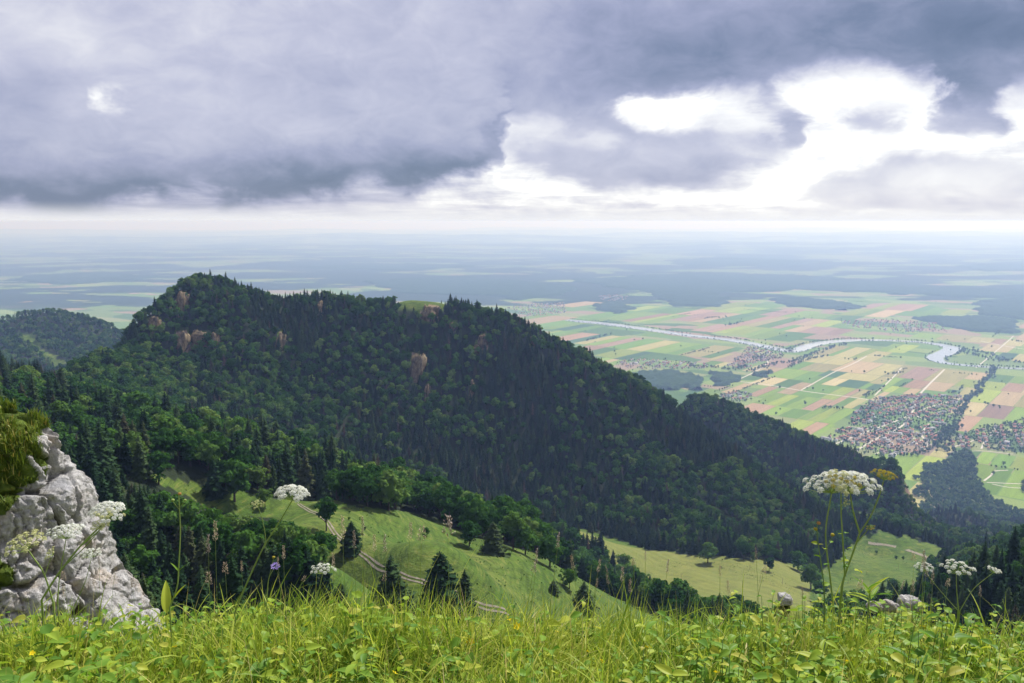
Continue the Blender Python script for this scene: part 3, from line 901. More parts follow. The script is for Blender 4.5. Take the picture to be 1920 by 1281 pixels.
# ---- settlements and woods of the plain, outlines in pixels put on the plain
def gp(poly): return [(G(a, b).x, G(a, b).y) for a, b in poly]
TOWNS = [gp(p) for p in (
    [(1540, 838), (1555, 815), (1590, 800), (1600, 775), (1640, 748), (1720, 740), (1800, 744), (1812, 765), (1775, 795), (1770, 815), (1752, 838), (1730, 852), (1680, 856), (1600, 850)],
    [(1772, 836), (1800, 815), (1850, 800), (1935, 782), (1960, 850), (1900, 852), (1850, 842), (1800, 842)],
    [(1385, 668), (1405, 650), (1440, 650), (1478, 660), (1470, 672), (1430, 680), (1395, 692), (1360, 688)],
    [(1150, 682), (1185, 674), (1250, 676), (1330, 684), (1320, 692), (1230, 694), (1180, 692)],
    [(950, 578), (1000, 570), (1060, 568), (1062, 588), (990, 594)],
    [(1570, 603), (1660, 598), (1760, 606), (1775, 622), (1690, 624), (1600, 614)],
    [(1345, 742), (1380, 732), (1415, 742), (1395, 756), (1360, 755)],
    [(1120, 555), (1180, 552), (1185, 562), (1130, 566)])]
TOWN_STEP = [25, 26, 30, 32, 48, 42, 34, 55]
WOODS = [gp(p) for p in (
    [(690, 528), (860, 520), (1000, 530), (1080, 540), (1060, 552), (980, 563), (900, 553), (760, 552)],
    [(1070, 526), (1180, 520), (1300, 512), (1450, 515), (1560, 520), (1640, 530), (1700, 540), (1800, 544), (1930, 545), (1930, 560), (1850, 560), (1750, 556), (1650, 550), (1500, 545), (1400, 550), (1250, 552), (1150, 540)],
    [(1215, 553), (1340, 550), (1362, 565), (1350, 576), (1270, 573)],
    [(1440, 560), (1500, 558), (1560, 566), (1622, 577), (1560, 581), (1480, 575)],
    [(1832, 570), (1930, 556), (1930, 602), (1840, 592)],
    [(1715, 598), (1770, 595), (1830, 592), (1905, 602), (1905, 626), (1840, 623), (1770, 611)],
    [(1112, 572), (1140, 566), (1180, 570), (1184, 580), (1150, 588), (1118, 582)],
    [(1188, 702), (1250, 697), (1300, 705), (1318, 717), (1300, 730), (1230, 730), (1190, 718)],
    [(1338, 702), (1365, 700), (1384, 712), (1352, 727), (1336, 716)],
    [(1420, 704), (1438, 694), (1442, 698), (1424, 710)],
    [(1800, 500), (1930, 492), (1930, 510), (1850, 512)], [(1250, 490), (1400, 484), (1560, 490), (1480, 498), (1300, 500)],
    [(300, 520), (120, 535), (20, 525), (60, 515), (200, 510)], [(560, 500), (760, 494), (900, 500), (760, 508)])]
woods_any = lambda x, y: np.any([inpoly(x, y, p) for p in WOODS], axis=0)
towns_any = lambda x, y: np.any([inpoly(x, y, p) for p in TOWNS], axis=0)

m, w = material('far_wood')
pos = w.n('ShaderNodeNewGeometry').outputs['Position']
finish(w, principled(w, w.ramp(w.noise(pos, .02, 5, .65), [(.3, (.020, .042, .020)), (.7, (.040, .075, .030))]), .95, .05, bump(w, w.noise(pos, .05, 3), .8, 8)))
M['far_wood'] = m
def canopy(poly, label):
    xs_ = [p[0] for p in poly]; ys_ = [p[1] for p in poly]
    dd = max(14.0, (max(ys_)) / 300.0)
    X, Y = np.meshgrid(np.arange(min(xs_) - 2 * dd, max(xs_) + 2 * dd, dd), np.arange(min(ys_) - 2 * dd, max(ys_) + 2 * dd, dd))
    wx_ = X + 2.2 * dd * vnoise(X / (5 * dd), Y / (5 * dd), None, 5); wy_ = Y + 3.5 * dd * vnoise(X / (5 * dd), Y / (5 * dd), None, 9)
    ins = inpoly(wx_, wy_, poly)
    Z = plain_h(X, Y) + np.where(ins, 17 + 5 * vnoise(X / 19., Y / 19., None, 4) + 4 * rng.normal(size=X.shape) * .8, -3)
    n0, n1 = X.shape
    id_ = np.arange(n0 * n1).reshape(n0, n1)
    fq = np.stack([id_[:-1, :-1], id_[:-1, 1:], id_[1:, 1:], id_[1:, :-1]], -1).reshape(-1, 4)
    keep = ins.ravel()[fq].any(1)
    fq = fq[keep]
    used, inv = np.unique(fq, return_inverse=True)
    o = link(bpy.data.objects.new('distant_wood', mesh_np('distant_wood', np.stack([X, Y, Z], -1).reshape(-1, 3)[used], inv.reshape(fq.shape), M['far_wood'], False)))
    tag(o, label, 'wood', kind='stuff')
WL = ['long blue green wood behind the ridge top', 'broad dark wood across the middle of the plain', 'wood tongue reaching towards the river', 'dark wood north of the river bend village',
      'wood at the right edge of the plain', 'wood above the far riverside village', 'small twin copse in the fields beyond the river', 'oval wood just behind the descending ridge', 'small wood on the plain stream',
      'tiny wood strip among the fields', 'hazy wood far right', 'hazy wood in the far middle', 'hazy wood far left', 'hazy wood behind the ridge top']
for p, l in zip(WOODS, WL): canopy(p, l)

# ---- fields: strips on two crossing directions, each its own sheet
FA = R(52)
e1 = np.array([math.cos(FA), math.sin(FA)]); e2 = np.array([-math.sin(FA), math.cos(FA)])
FCOL = [((.115, .200, .030), 3.2), ((.165, .245, .035), 3.5), ((.23, .28, .045), 3.2), ((.080, .150, .032), 2.2), ((.29, .26, .10), 1.8), ((.34, .255, .135), 2.0), ((.29, .19, .115), 2.0), ((.25, .17, .12), 1.5), ((.40, .33, .16), 1.1), ((.06, .120, .045), 1.2)]
FM = []
for i, (c_, _) in enumerate(FCOL):
    m, w = material('field_%d' % i)
    pos = w.n('ShaderNodeNewGeometry').outputs['Position']
    oi = w.n('ShaderNodeObjectInfo').outputs['Random']
    rt = w.n('ShaderNodeVectorRotate', rotation_type='Z_AXIS'); w.put(rt.inputs[0], pos); rt.inputs['Angle'].default_value = -FA
    nn = w.noise(w.vm('MULTIPLY', rt.outputs[0], (.004, .05, 0)), 1.0, 4, .6)
    k = w.m('MULTIPLY', w.m('MULTIPLY_ADD', w.m('SUBTRACT', nn, .5), .55, 1.0), w.m('MULTIPLY_ADD', oi, .4, .8))
    s = w.n('ShaderNodeVectorMath', operation='SCALE'); s.inputs[0].default_value = c_; w.put(s.inputs['Scale'], k)
    finish(w, principled(w, s.outputs[0], .95, .05)); FM.append(m)
fw = np.array([c_[1] for c_ in FCOL]); fw = fw / fw.sum()
fields = []
def split(u0, u1, v0, v1, depth):
    du, dv = u1 - u0, v1 - v0
    yc = (e1 * (u0 + u1) / 2 + e2 * (v0 + v1) / 2)[1]
    big = 1.0 + max(0, (yc - 4200) / 2600)
    if du > 400 * big or dv > 300 * big or (depth < 3 and rng.random() < .25):
        if du > dv * 1.25:
            k = u0 + du * rng.uniform(.38, .62); split(u0, k, v0, v1, depth + 1); split(k, u1, v0, v1, depth + 1)
        else:
            k = v0 + dv * rng.uniform(.38, .62); split(u0, u1, v0, k, depth + 1); split(u0, u1, k, v1, depth + 1)
        return
    n = max(1, int(round(dv / (rng.uniform(38, 120) * big))))
    ks = np.sort(np.r_[v0, v1, v0 + dv * (np.arange(1, n) + rng.uniform(-.3, .3, max(0, n - 1))) / n])
    for a, b in zip(ks[:-1], ks[1:]):
        fields.append((u0 + 3, u1 - 3, a + 2, b - 2))
split(1500, 9500, -3200, 5200, 0)
F2 = []
for (u0, u1, v0, v1) in fields:
    uu = np.array([u0, u1, u1, u0]); vv = np.array([v0, v0, v1, v1])
    xy = uu[:, None] * e1 + vv[:, None] * e2
    tx = np.r_[xy[:, 0], xy[:, 0].mean(), (xy[:, 0] + np.roll(xy[:, 0], 1)) / 2]; ty = np.r_[xy[:, 1], xy[:, 1].mean(), (xy[:, 1] + np.roll(xy[:, 1], 1)) / 2]
    ppx, ppy = proj(tx, ty, np.full(len(tx), PLAIN_Z))
    if ppx[4] < 880 or ppx[4] > 1990 or ppy[4] < 553 or ppy[4] > 985 or ty.min() < 2150: continue
    if towns_any(tx, ty).sum() > 2 or woods_any(tx, ty).sum() > 1: continue
    dl = near_line(tx, ty, RLINE, 0)
    if dl.min() < 110: continue
    if H(tx, ty).max() > PLAIN_Z - .5: continue
    # hidden behind the ridge?
    cxm = ppx[4]
    sil = np.interp(cxm, [880, 940, 1000, 1060, 1120, 1180, 1240, 1300, 1400, 1480, 1560, 1650, 1690, 1730], [560, 592, 612, 637, 668, 702, 738, 735, 755, 790, 830, 850, 885, 960])
    if ppy[:4].min() > sil + 2 and cxm < 1730: continue
    area = (ppx[:4].max() - ppx[:4].min()) * (ppy[:4].max() - ppy[:4].min())
    F2.append((area, xy))
F2.sort(key=lambda t: -t[0])
fg = [Geo() for _ in FCOL]
for n_, (ar, xy) in enumerate(F2):
    ci = rng.choice(len(FCOL), p=fw)
    if xy[:, 1].mean() < 3000 and rng.random() < .75: ci = int(rng.integers(0, 3))
    c0 = xy.mean(0)
    zz = np.full(4, .35)
    vv = np.c_[xy - c0, zz]
    if n_ < 290:
        o = bpy.data.objects.new('field', mesh_np('field', vv, np.array([[0, 1, 2, 3]]), FM[ci])); o.location = (c0[0], c0[1], PLAIN_Z)
        link(o, plain)
    else:
        fg[ci].add(np.c_[xy, zz + PLAIN_Z], [(0, 1, 2, 3)])
for i, g in enumerate(fg):
    if g.n:
        o = g.obj('field_patchwork', FM[i], plain); o['kind'] = 'stuff'
print('fields', len(F2))

# ---- field roads
M['gravel'] = plain_mat('gravel', (.50, .46, .38), .95, .15, .2, 'Object', .05)
ROADS = [([(1380, 715), (1440, 722), (1510, 734), (1580, 743), (1640, 751)], 9), ([(1722, 742), (1745, 718), (1771, 693)], 8), ([(1500, 733), (1560, 700), (1600, 682), (1625, 668)], 6),
         ([(1640, 742), (1680, 702), (1690, 690)], 6), ([(1385, 712), (1420, 695), (1440, 680)], 7), ([(1845, 902), (1858, 892), (1865, 884), (1890, 882)], 5), ([(1850, 905), (1920, 908), (1990, 910)], 5),
         ([(1860, 908), (1890, 914), (1920, 916)], 4), ([(1780, 848), (1840, 846), (1900, 852)], 5), ([(1840, 640), (1900, 652), (1960, 660)], 9), ([(1830, 690), (1890, 640), (1900, 630)], 6)]
for pts, wd in ROADS:
    ln = smooth_line([tuple(G(a, b).xy) for a, b in pts], 6)
    v, q = ribbon(ln, wd * 1.3, PLAIN_Z + .7)
    tag(link(bpy.data.objects.new('farm_road', mesh_np('farm_road', v, q, M['gravel']))), 'pale farm road between fields on the plain', 'road', kind='structure')

# ---- houses
HM = [plain_mat('house_wall_%d' % i, c_, .9, .08, .3) for i, c_ in enumerate([(.62, .60, .55), (.55, .50, .42), (.74, .73, .70)])]
RM = [plain_mat('house_roof_%d' % i, c_, .85, .2, .6) for i, c_ in enumerate([(.38, .16, .095), (.31, .14, .09), (.23, .155, .12), (.28, .27, .27), (.44, .21, .13)])]
def house_meshes(L, W, hw, hr, wall, roof):
    g = Geo()
    x0, y0 = L / 2, W / 2
    g.add([(-x0, -y0, -1), (x0, -y0, -1), (x0, y0, -1), (-x0, y0, -1), (-x0, -y0, hw), (x0, -y0, hw), (x0, y0, hw), (-x0, y0, hw), (-x0, 0, hw + hr), (x0, 0, hw + hr)],
          [(0, 1, 5, 4), (1, 2, 6, 5), (2, 3, 7, 6), (3, 0, 4, 7)], [(5, 6, 9), (7, 4, 8)])
    wl = g.mesh('wall', wall)
    r_ = Geo(); o = .6; zr = hw + hr + .25; dz = hr * o / y0
    r_.add([(-x0 - o, -y0 - o, hw - dz), (x0 + o, -y0 - o, hw - dz), (x0 + o, 0, zr), (-x0 - o, 0, zr), (x0 + o, y0 + o, hw - dz), (-x0 - o, y0 + o, hw - dz),
            (-x0 - o, -y0 - o, hw - dz + .3), (x0 + o, -y0 - o, hw - dz + .3), (x0 + o, 0, zr + .3), (-x0 - o, 0, zr + .3), (x0 + o, y0 + o, hw - dz + .3), (-x0 - o, y0 + o, hw - dz + .3)],
           [(6, 7, 8, 9), (9, 8, 10, 11), (0, 3, 2, 1), (3, 5, 4, 2), (0, 1, 7, 6), (4, 5, 11, 10), (0, 6, 9, 3), (3, 9, 11, 5), (1, 2, 8, 7), (2, 4, 10, 8)])
    # chimney block belongs to the roof piece
    cx = x0 * .4
    r_.add([(cx - .4, .8, hw + hr * .4), (cx + .4, .8, hw + hr * .4), (cx + .4, 1.6, hw + hr * .4), (cx - .4, 1.6, hw + hr * .4), (cx - .4, .8, zr + .9), (cx + .4, .8, zr + .9), (cx + .4, 1.6, zr + .9), (cx - .4, 1.6, zr + .9)],
           [(0, 1, 5, 4), (1, 2, 6, 5), (2, 3, 7, 6), (3, 0, 4, 7), (4, 5, 6, 7)])
    return wl, r_.mesh('roof', roof)
HK = []
for i in range(12):
    HK.append(house_meshes(rng.uniform(10, 17), rng.uniform(8, 11), rng.uniform(4.5, 7), rng.uniform(2.6, 4.6), HM[i % 3], RM[i % 5]))
HBIG = [house_meshes(42, 20, 6.5, 1.6, HM[2], RM[3]), house_meshes(30, 13, 9, 1.4, HM[2], RM[3]), house_meshes(36, 14, 6, 4.5, HM[1], RM[1])]
hp = []
for ti, (poly, st) in enumerate(zip(TOWNS, TOWN_STEP)):
    xs_ = [p[0] for p in poly]; ys_ = [p[1] for p in poly]
    ta = FA + (.25 if ti % 2 else -.2)
    c1, s1 = math.cos(ta), math.sin(ta)
    ctr = np.array(poly).mean(0); ext = max(max(xs_) - min(xs_), max(ys_) - min(ys_)) * .75
    rows = []
    vv0 = -ext
    while vv0 < ext:
        rows += [vv0 + st * .42, vv0 - st * .42]; vv0 += st * rng.uniform(2.0, 2.7)
    U, V = np.meshgrid(np.arange(-ext, ext, st * .85), np.array(rows))
    U = U + 14 * vnoise(V / 90, V * 0, None, 7) + rng.uniform(-.18, .18, U.shape) * st; V = V + rng.uniform(-.08, .08, U.shape) * st + 22 * vnoise(U / 170, U * 0, None, 12)
    X = (ctr[0] + U * c1 - V * s1).ravel(); Y = (ctr[1] + U * s1 + V * c1).ravel()
    dens = fbm(X / 220, Y / 220, None, 2, .5, 41)
    k = inpoly(X, Y, poly) & (rng.random(len(X)) < .68 + .45 * dens) & (np.abs(((U.ravel() + 30 * vnoise(V.ravel() / 120, V.ravel() * 0, None, 19)) % 130) - 65) > 9) & (near_line(X, Y, RLINE, 0) > 120) & (H(X, Y) < PLAIN_Z - 1)
    for a, b in zip(X[k], Y[k]): hp.append((a, b, ti))
hp = np.array(hp)
hx, hy = proj(hp[:, 0], hp[:, 1], np.full(len(hp), PLAIN_Z))
sil = np.interp(hx, [880, 940, 1000, 1060, 1120, 1180, 1240, 1300, 1400, 1480, 1560, 1650, 1690, 1730, 1740], [560, 592, 612, 637, 668, 702, 738, 735, 755, 790, 830, 850, 885, 960, 2000])
hvis = (hy < sil) & (hx < 1925)
order = np.argsort(np.where(hvis, hp[:, 1], 1e9))
TN = ['in the town at the mountain foot', 'in the suburb at the right edge of the plain', 'in the riverside village', 'in the village behind the ridge', 'in the far village', 'in the village beyond the river', 'in the hamlet behind the ridge', 'in the distant hamlet']
gw = {}; ch = [0, 0]
ROOFWORD = ['red roofed', 'dark red roofed', 'brown roofed', 'grey roofed', 'bright tile roofed']
for rank, i in enumerate(order):
    a, b, ti = hp[i]; ti = int(ti)
    bigk = rng.random() < (.06 if ti == 0 else .035)
    kidx = int(rng.integers(0, len(HBIG))) if bigk else int(rng.integers(0, 12))
    ms = HBIG[kidx] if bigk else HK[kidx]
    rz = FA + (.25 if ti % 2 else -.2) + rng.choice([0, math.pi / 2]) + rng.normal() * .10
    if rank < 300 and hvis[i]:
        e = empty('house', (a, b, PLAIN_Z + .3), rz)
        for nmp, me in zip(('wall', 'roof'), ms): link(bpy.data.objects.new(nmp, me), e)
        word = 'long pale hall' if bigk else 'small %s house' % ROOFWORD[kidx % 5]
        tag(e, '%s %s' % (word, TN[ti]), 'house', '%ss %s' % (word, TN[ti]))
    elif hvis[i]:
        gw.setdefault((kidx, bigk), []).append((a, b, rz))
def joined_house(ms):
    vs_, fs_, mi_, n_ = [], [], [], 0
    me = bpy.data.meshes.new('house_mass')
    for k_, p in enumerate(ms):
        vs_ += [tuple(v.co) for v in p.vertices]; fs_ += [[v + n_ for v in pl.vertices] for pl in p.polygons]; mi_ += [k_] * len(p.polygons); n_ += len(p.vertices)
    me.from_pydata(vs_, [], fs_)
    for p in ms: me.materials.append(p.materials[0])
    me.polygons.foreach_set('material_index', np.array(mi_, dtype=np.int32))
    return me
HOUSE_MASS = [joined_house(ms) for ms in HK + HBIG]
pts_, kn_, rt_ = [], [], []
for (kidx, bigk), lst in gw.items():
    for (a, b, rz) in lst:
        pts_.append((a, b, PLAIN_Z + .3)); kn_.append(kidx + (12 if bigk else 0)); rt_.append(rz)
stuff_points('distant_houses', pts_, kn_, np.ones(len(pts_)), np.array(rt_), HOUSE_MASS, 'tiny houses of the villages farther out on the plain', 'houses', 'house')
print('houses', len(order), hvis.sum())

STREETS = [([(1560, 835), (1620, 812), (1680, 790), (1740, 765), (1800, 748)], 9), ([(1600, 848), (1650, 820), (1690, 800), (1712, 770), (1722, 742)], 9), ([(1590, 800), (1640, 806), (1700, 818), (1750, 835)], 8), ([(1640, 751), (1680, 765), (1730, 785), (1770, 800)], 8),
           ([(1730, 850), (1738, 830), (1728, 815), (1742, 795)], 9), ([(1790, 838), (1840, 822), (1890, 808), (1935, 795)], 8), ([(1840, 842), (1850, 822), (1870, 800)], 7), ([(1640, 852), (1680, 838), (1720, 832), (1760, 822)], 7), ([(1440, 680), (1432, 668), (1420, 655)], 8)]
for pts, wd in STREETS:
    ln = smooth_line([tuple(G(a, b).xy) for a, b in pts], 6)
    v, q = ribbon(ln, wd, PLAIN_Z + .95)
    tag(link(bpy.data.objects.new('town_street', mesh_np('town_street', v, q, M['gravel']))), 'pale street between the houses on the plain', 'street', kind='structure')
for (a, b, lab) in ((1700, 800, 'white church with a pointed tower in the middle of the town'), (1440, 662, 'small church with a pointed tower in the riverside village')):
    g0 = G(a, b); e = empty('church', g0, FA)
    for nmp, me in zip(('nave_wall', 'nave_roof'), house_meshes(26, 13, 9, 7, HM[2], RM[1])): link(bpy.data.objects.new(nmp, me), e)
    g = Geo(); g.add([(x_, y_, z_) for z_ in (-1, 24) for x_, y_ in ((-19, -3.2), (-12.6, -3.2), (-12.6, 3.2), (-19, 3.2))], [(0, 1, 5, 4), (1, 2, 6, 5), (2, 3, 7, 6), (3, 0, 4, 7)]); g.obj('tower', HM[2], e)
    g = Geo(); g.add([(-19.4, -3.6, 24), (-12.2, -3.6, 24), (-12.2, 3.6, 24), (-19.4, 3.6, 24), (-15.8, 0, 41)], [(3, 2, 1, 0)], [(0, 1, 4), (1, 2, 4), (2, 3, 4), (3, 0, 4)]); g.obj('spire', RM[3], e)
    tag(e, lab, 'church')

# ---- trees of the plain: river banks, stream lines, gardens
tp = []
def tree_line(pts, step, spread, sc, skip=.0):
    ln = smooth_line([tuple(G(a, b).xy) for a, b in pts], 10)
    along_line(ln, step, spread, sc, skip)
def along_line(ln, step, spread, sc, skip):
    seg = np.r_[0, np.cumsum(np.linalg.norm(np.diff(ln, axis=0), axis=1))]
    s = np.arange(0, seg[-1], step)
    xx = np.interp(s, seg, ln[:, 0]); yy = np.interp(s, seg, ln[:, 1])
    gaps = vnoise(s / 160., s * 0, None, len(tp) + 3)
    for a, b, g_ in zip(xx, yy, gaps):
        if g_ < -1 + 2 * skip and rng.random() < .8: continue
        tp.append((a + rng.normal() * spread, b + rng.normal() * spread, sc * rng.uniform(.7, 1.2)))
tg = np.gradient(RLINE, axis=0); tg /= np.linalg.norm(tg, axis=1)[:, None]
nn = np.stack([-tg[:, 1], tg[:, 0]], -1)
along_line(RLINE + nn * (RW[:, None] / 2 + 14), 13, 6, .75, .25)
along_line(RLINE - nn * (RW[:, None] / 2 + 12), 15, 5, .62, .38)
for pts, st, sp_, sc_, sk in (
    ([(1862, 690), (1858, 705), (1838, 722), (1832, 740), (1815, 750), (1800, 775), (1790, 795), (1780, 815), (1770, 830)], 7, 11, 1.0, .1),
    ([(1790, 800), (1770, 818), (1760, 835), (1780, 846), (1800, 856)], 6, 16, 1.0, .1), ([(1760, 830), (1740, 845), (1700, 856), (1640, 856)], 10, 8, .8, .4),
    ([(1470, 682), (1500, 675), (1530, 663), (1560, 652), (1590, 646)], 9, 14, .95, .1), ([(1480, 690), (1500, 680), (1560, 665)], 12, 8, .8, .4), ([(1400, 700), (1430, 690), (1465, 680)], 9, 14, .9, .2),
    ([(1340, 690), (1380, 694), (1400, 680), (1430, 668)], 8, 14, .9, .2), ([(1290, 688), (1340, 690)], 10, 12, .9, .2), ([(1100, 640), (1150, 625)], 14, 10, .8, .3), ([(1440, 700), (1425, 708)], 8, 12, 1, .1),
    ([(1800, 655), (1840, 662), (1880, 675), (1920, 682), (1960, 686)], 9, 18, 1.0, .1), ([(1800, 660), (1850, 672), (1890, 682)], 9, 22, 1.0, .1), ([(1900, 640), (1960, 648)], 12, 10, .9, .3),
    ([(1320, 598), (1360, 596)], 14, 14, 1, .2), ([(1390, 605), (1360, 612)], 14, 12, 1, .3), ([(1740, 820), (1780, 822), (1850, 815)], 12, 10, .9, .3), ([(1850, 760), (1890, 770)], 12, 10, .9, .4),
    ([(1590, 675), (1610, 676)], 10, 14, .9, .1), ([(1640, 668), (1690, 672)], 10, 5, .7, .2), ([(1660, 702), (1690, 700)], 12, 10, .9, .2), ([(1540, 765), (1580, 768)], 10, 12, .9, .2), ([(1770, 740), (1800, 738)], 10, 8, .9, .2),
    ([(1860, 876), (1920, 884)], 16, 5, .7, .3), ([(1840, 800), (1880, 815), (1930, 822)], 12, 10, .8, .4)):
    tree_line(pts, st, sp_, sc_, sk)
for poly, n_, sc_ in zip(TOWNS, (1500, 700, 220, 140, 80, 140, 80, 20), (.62, .62, .7, .7, .8, .8, .7, .8)):
    a = np.array(poly); k = 0
    while k < n_:
        c_ = rng.uniform(a.min(0), a.max(0))
        if inpoly(c_[:1], c_[1:], poly)[0]:
            tp.append((c_[0], c_[1], sc_ * rng.uniform(.6, 1.2))); k += 1
# the wood on the fan where the gorge opens
for poly, st in ((gp([(1728, 880), (1770, 868), (1790, 850), (1812, 846), (1832, 866), (1842, 892), (1838, 912), (1862, 935), (1900, 955), (1960, 985), (1960, 1030), (1720, 1010)]), 11), (gp([(1892, 912), (1915, 902), (1940, 905), (1940, 935), (1905, 925)]), 12)):
    a = np.array(poly)
    X, Y = np.meshgrid(np.arange(a[:, 0].min(), a[:, 0].max(), st), np.arange(a[:, 1].min(), a[:, 1].max(), st))
    X = X + rng.uniform(-.4, .4, X.shape) * st; Y = Y + rng.uniform(-.4, .4, X.shape) * st
    k = inpoly(X + 25 * vnoise(X / 60, Y / 60, None, 8), Y + 40 * vnoise(X / 60, Y / 60, None, 9), poly) & (H(X, Y) < PLAIN_Z + 5)
    for a_, b_ in zip(X[k], Y[k]): tp.append((a_, b_, rng.uniform(.7, 1.15)))
for i in range(230):
    g = G(rng.uniform(960, 1930), rng.uniform(558, 930))
    if not woods_any(np.array([g.x]), np.array([g.y]))[0] and near_line(np.array([g.x]), np.array([g.y]), RLINE, 0)[0] > 130: tp.append((g.x, g.y, rng.uniform(.5, 1.0)))
for i in range(26):
    a_, b_ = rng.uniform(1060, 1900), rng.uniform(565, 790)
    g = np.array(G(a_, b_).xy); dd_ = (e1 if rng.random() < .5 else e2) * rng.uniform(120, 420)
    if near_line(g[:1], g[1:], RLINE, 0)[0] > 300: along_line(np.array([g, g + dd_ * .5, g + dd_]), 14, 4, .6, .3)
for a_, b_, s_ in ((1882, 873, 1.3), (1435, 640, 1), (1555, 655, 1.1), (1665, 715, 1), (1510, 760, 1), (1620, 700, 1.1), (1825, 655, 1.2)):
    g = G(a_, b_); tp.append((g.x, g.y, s_))
tp = np.array(tp)
ppx, ppy = proj(tp[:, 0], tp[:, 1], np.full(len(tp), PLAIN_Z))
sil = np.interp(ppx, [880, 940, 1000, 1060, 1120, 1180, 1240, 1300, 1400, 1480, 1560, 1650, 1690, 1730, 1740], [560, 592, 612, 637, 668, 702, 738, 735, 755, 790, 830, 850, 885, 960, 2000])
tp = tp[(ppy < sil + 15) & (ppx < 1960) & (ppx > 860)]
stuff_points('plain_trees', np.c_[tp[:, :2], np.maximum(PLAIN_Z, H(tp[:, 0], tp[:, 1]))], rng.integers(0, 5, len(tp)), tp[:, 2], rng.uniform(0, 6.28, len(tp)), TREE_MASS, 'rows of trees along river, streams and gardens of the plain', 'trees', 'tree')
print('plain trees', len(tp))

# ------------------------------------------------------------------ haze: one closed box of even, thin air
hz, w = material('haze')
out = w.n('ShaderNodeOutputMaterial')
pv = w.n('ShaderNodeVolumePrincipled')
pv.inputs['Color'].default_value = (.40, .565, 1.0, 1)
pv.inputs['Absorption Color'].default_value = (1, 1, 1, 1)
pv.inputs['Density'].default_value = 8.2e-5
pv.inputs['Anisotropy'].default_value = 0.3
w.t.links.new(pv.outputs[0], out.inputs['Volume'])
X0, X1, Y0, Y1, Z0, Z1 = -95000, 95000, -3000, 95000, -980, 10
vb = [(a, b, c_) for c_ in (Z0, Z1) for b in (Y0, Y1) for a in (X0, X1)]
haze = link(bpy.data.objects.new('haze', mesh_np('haze', vb, np.array([(0, 2, 3, 1), (4, 5, 7, 6), (0, 1, 5, 4), (2, 6, 7, 3), (0, 4, 6, 2), (1, 3, 7, 5)]), hz)))
tag(haze, 'thin blue haze in the air over the plain', 'haze', kind='stuff')

# ------------------------------------------------------------------ single trees, bushes and tracks one can point at
LONE = [  # kind, px, base py, height in px, label
    (7, 735, 1146, 112, 'solitary spruce beside the track, left of a pair on the meadow'), (9, 826, 1156, 128, 'bushy spruce beside the track on the lower meadow'), (8, 872, 1158, 95, 'slim spruce leaning into the bushy one on the lower meadow'),
    (9, 660, 1032, 56, 'small spruce standing above the bend of the meadow track'), (9, 1095, 1142, 55, 'spruce near the lower rim of the meadow'), (9, 1038, 1112, 27, 'tiny young spruce alone on the meadow'),
    (3, 1068, 1105, 45, 'thin sparse tree beside the tiny young spruce'), (1, 1031, 1064, 62, 'round deciduous tree at the end of the meadow belt'), (0, 612, 996, 66, 'round deciduous tree above the upper track'),
    (6, 402, 938, 78, 'tall spruce on the upper meadow beside a round tree'), (1, 440, 940, 80, 'big round deciduous tree on the upper meadow'), (3, 497, 952, 40, 'low round tree on the upper meadow edge'),
    (1, 880, 1025, 50, 'round deciduous tree at the meadow edge, leftmost of the belt end'), (9, 925, 1038, 62, 'dark spruce in the meadow belt between round trees'), (2, 962, 1030, 78, 'tall round tree in the meadow belt'), (1, 985, 1040, 55, 'broad round tree near the end of the meadow belt'),
    (3, 800, 1004, 17, 'small dark bush on the open meadow slope'), (1, 1327, 1056, 40, 'round tree at the far side of the mown meadow'), (3, 1442, 1072, 30, 'small round tree at the corner of the mown meadow'), (1, 1496, 1070, 38, 'dark round tree beside the mown meadow'),
    (1, 1520, 1105, 50, 'olive green round tree below the right hand meadow'), (0, 1534, 1130, 45, 'dark round tree at the low corner of the mown meadow'), (1, 1673, 1117, 34, 'dark round tree alone on the right hand meadow'),
    (3, 1643, 1039, 8, 'tiny bush high on the right hand meadow'), (3, 1680, 1050, 9, 'left one of two tiny bushes on the right hand meadow'), (3, 1693, 1051, 9, 'right one of two tiny bushes on the right hand meadow'), (1, 1770, 1052, 24, 'round tree at the bend of the pale road'),
    (6, 546, 1122, 118, 'tall spruce in the dark group left of the small white umbel'), (5, 578, 1130, 105, 'spruce behind the small white umbel'), (8, 612, 1130, 78, 'slim spruce right behind the small white umbel'), (7, 516, 1112, 95, 'spruce behind the violet flower'), (9, 640, 1150, 60, 'low spruce right of the small white umbel'),
    (3, 1156, 1112, 9, 'tiny bush on the meadow rim')]
for k, a, b, hpx, lab in LONE:
    p = hit(a, b, 120, 1100)
    h = hpx * p.y / FPX * 1.05
    s = h / KH[k]
    e_ = tree(k, p, s, rng.uniform(0, 6.28), lab, None, 'bush' if 'bush' in lab and k < 5 else None)
    if k > 4: e_.scale = (s * 1.5, s * 1.5, s)
ROW = np.linspace(0, 1, 26)
for i, t in enumerate(ROW):                     # the planted row of spruces behind the meadow rim
    a = 1062 + 172 * t
    for j in range(2):
        rim = hit(a, 1040 + 88 * t - 4, 200, 480)
        Y = rim.y + 26 + 15 * j + rng.uniform(-4, 4)
        xx = (a - 960) / FPX * Y / pdir(a, 1080)[1] + rng.normal() * 1.5
        zz = float(H(np.array([xx]), np.array([Y]))[0])
        tree(5 + int(rng.integers(0, 5)), (xx, Y, zz), rng.uniform(.72, .92), rng.uniform(0, 6.28), 'spruce in the planted row along the lower meadow rim', 'spruces in the planted row along the meadow rim')

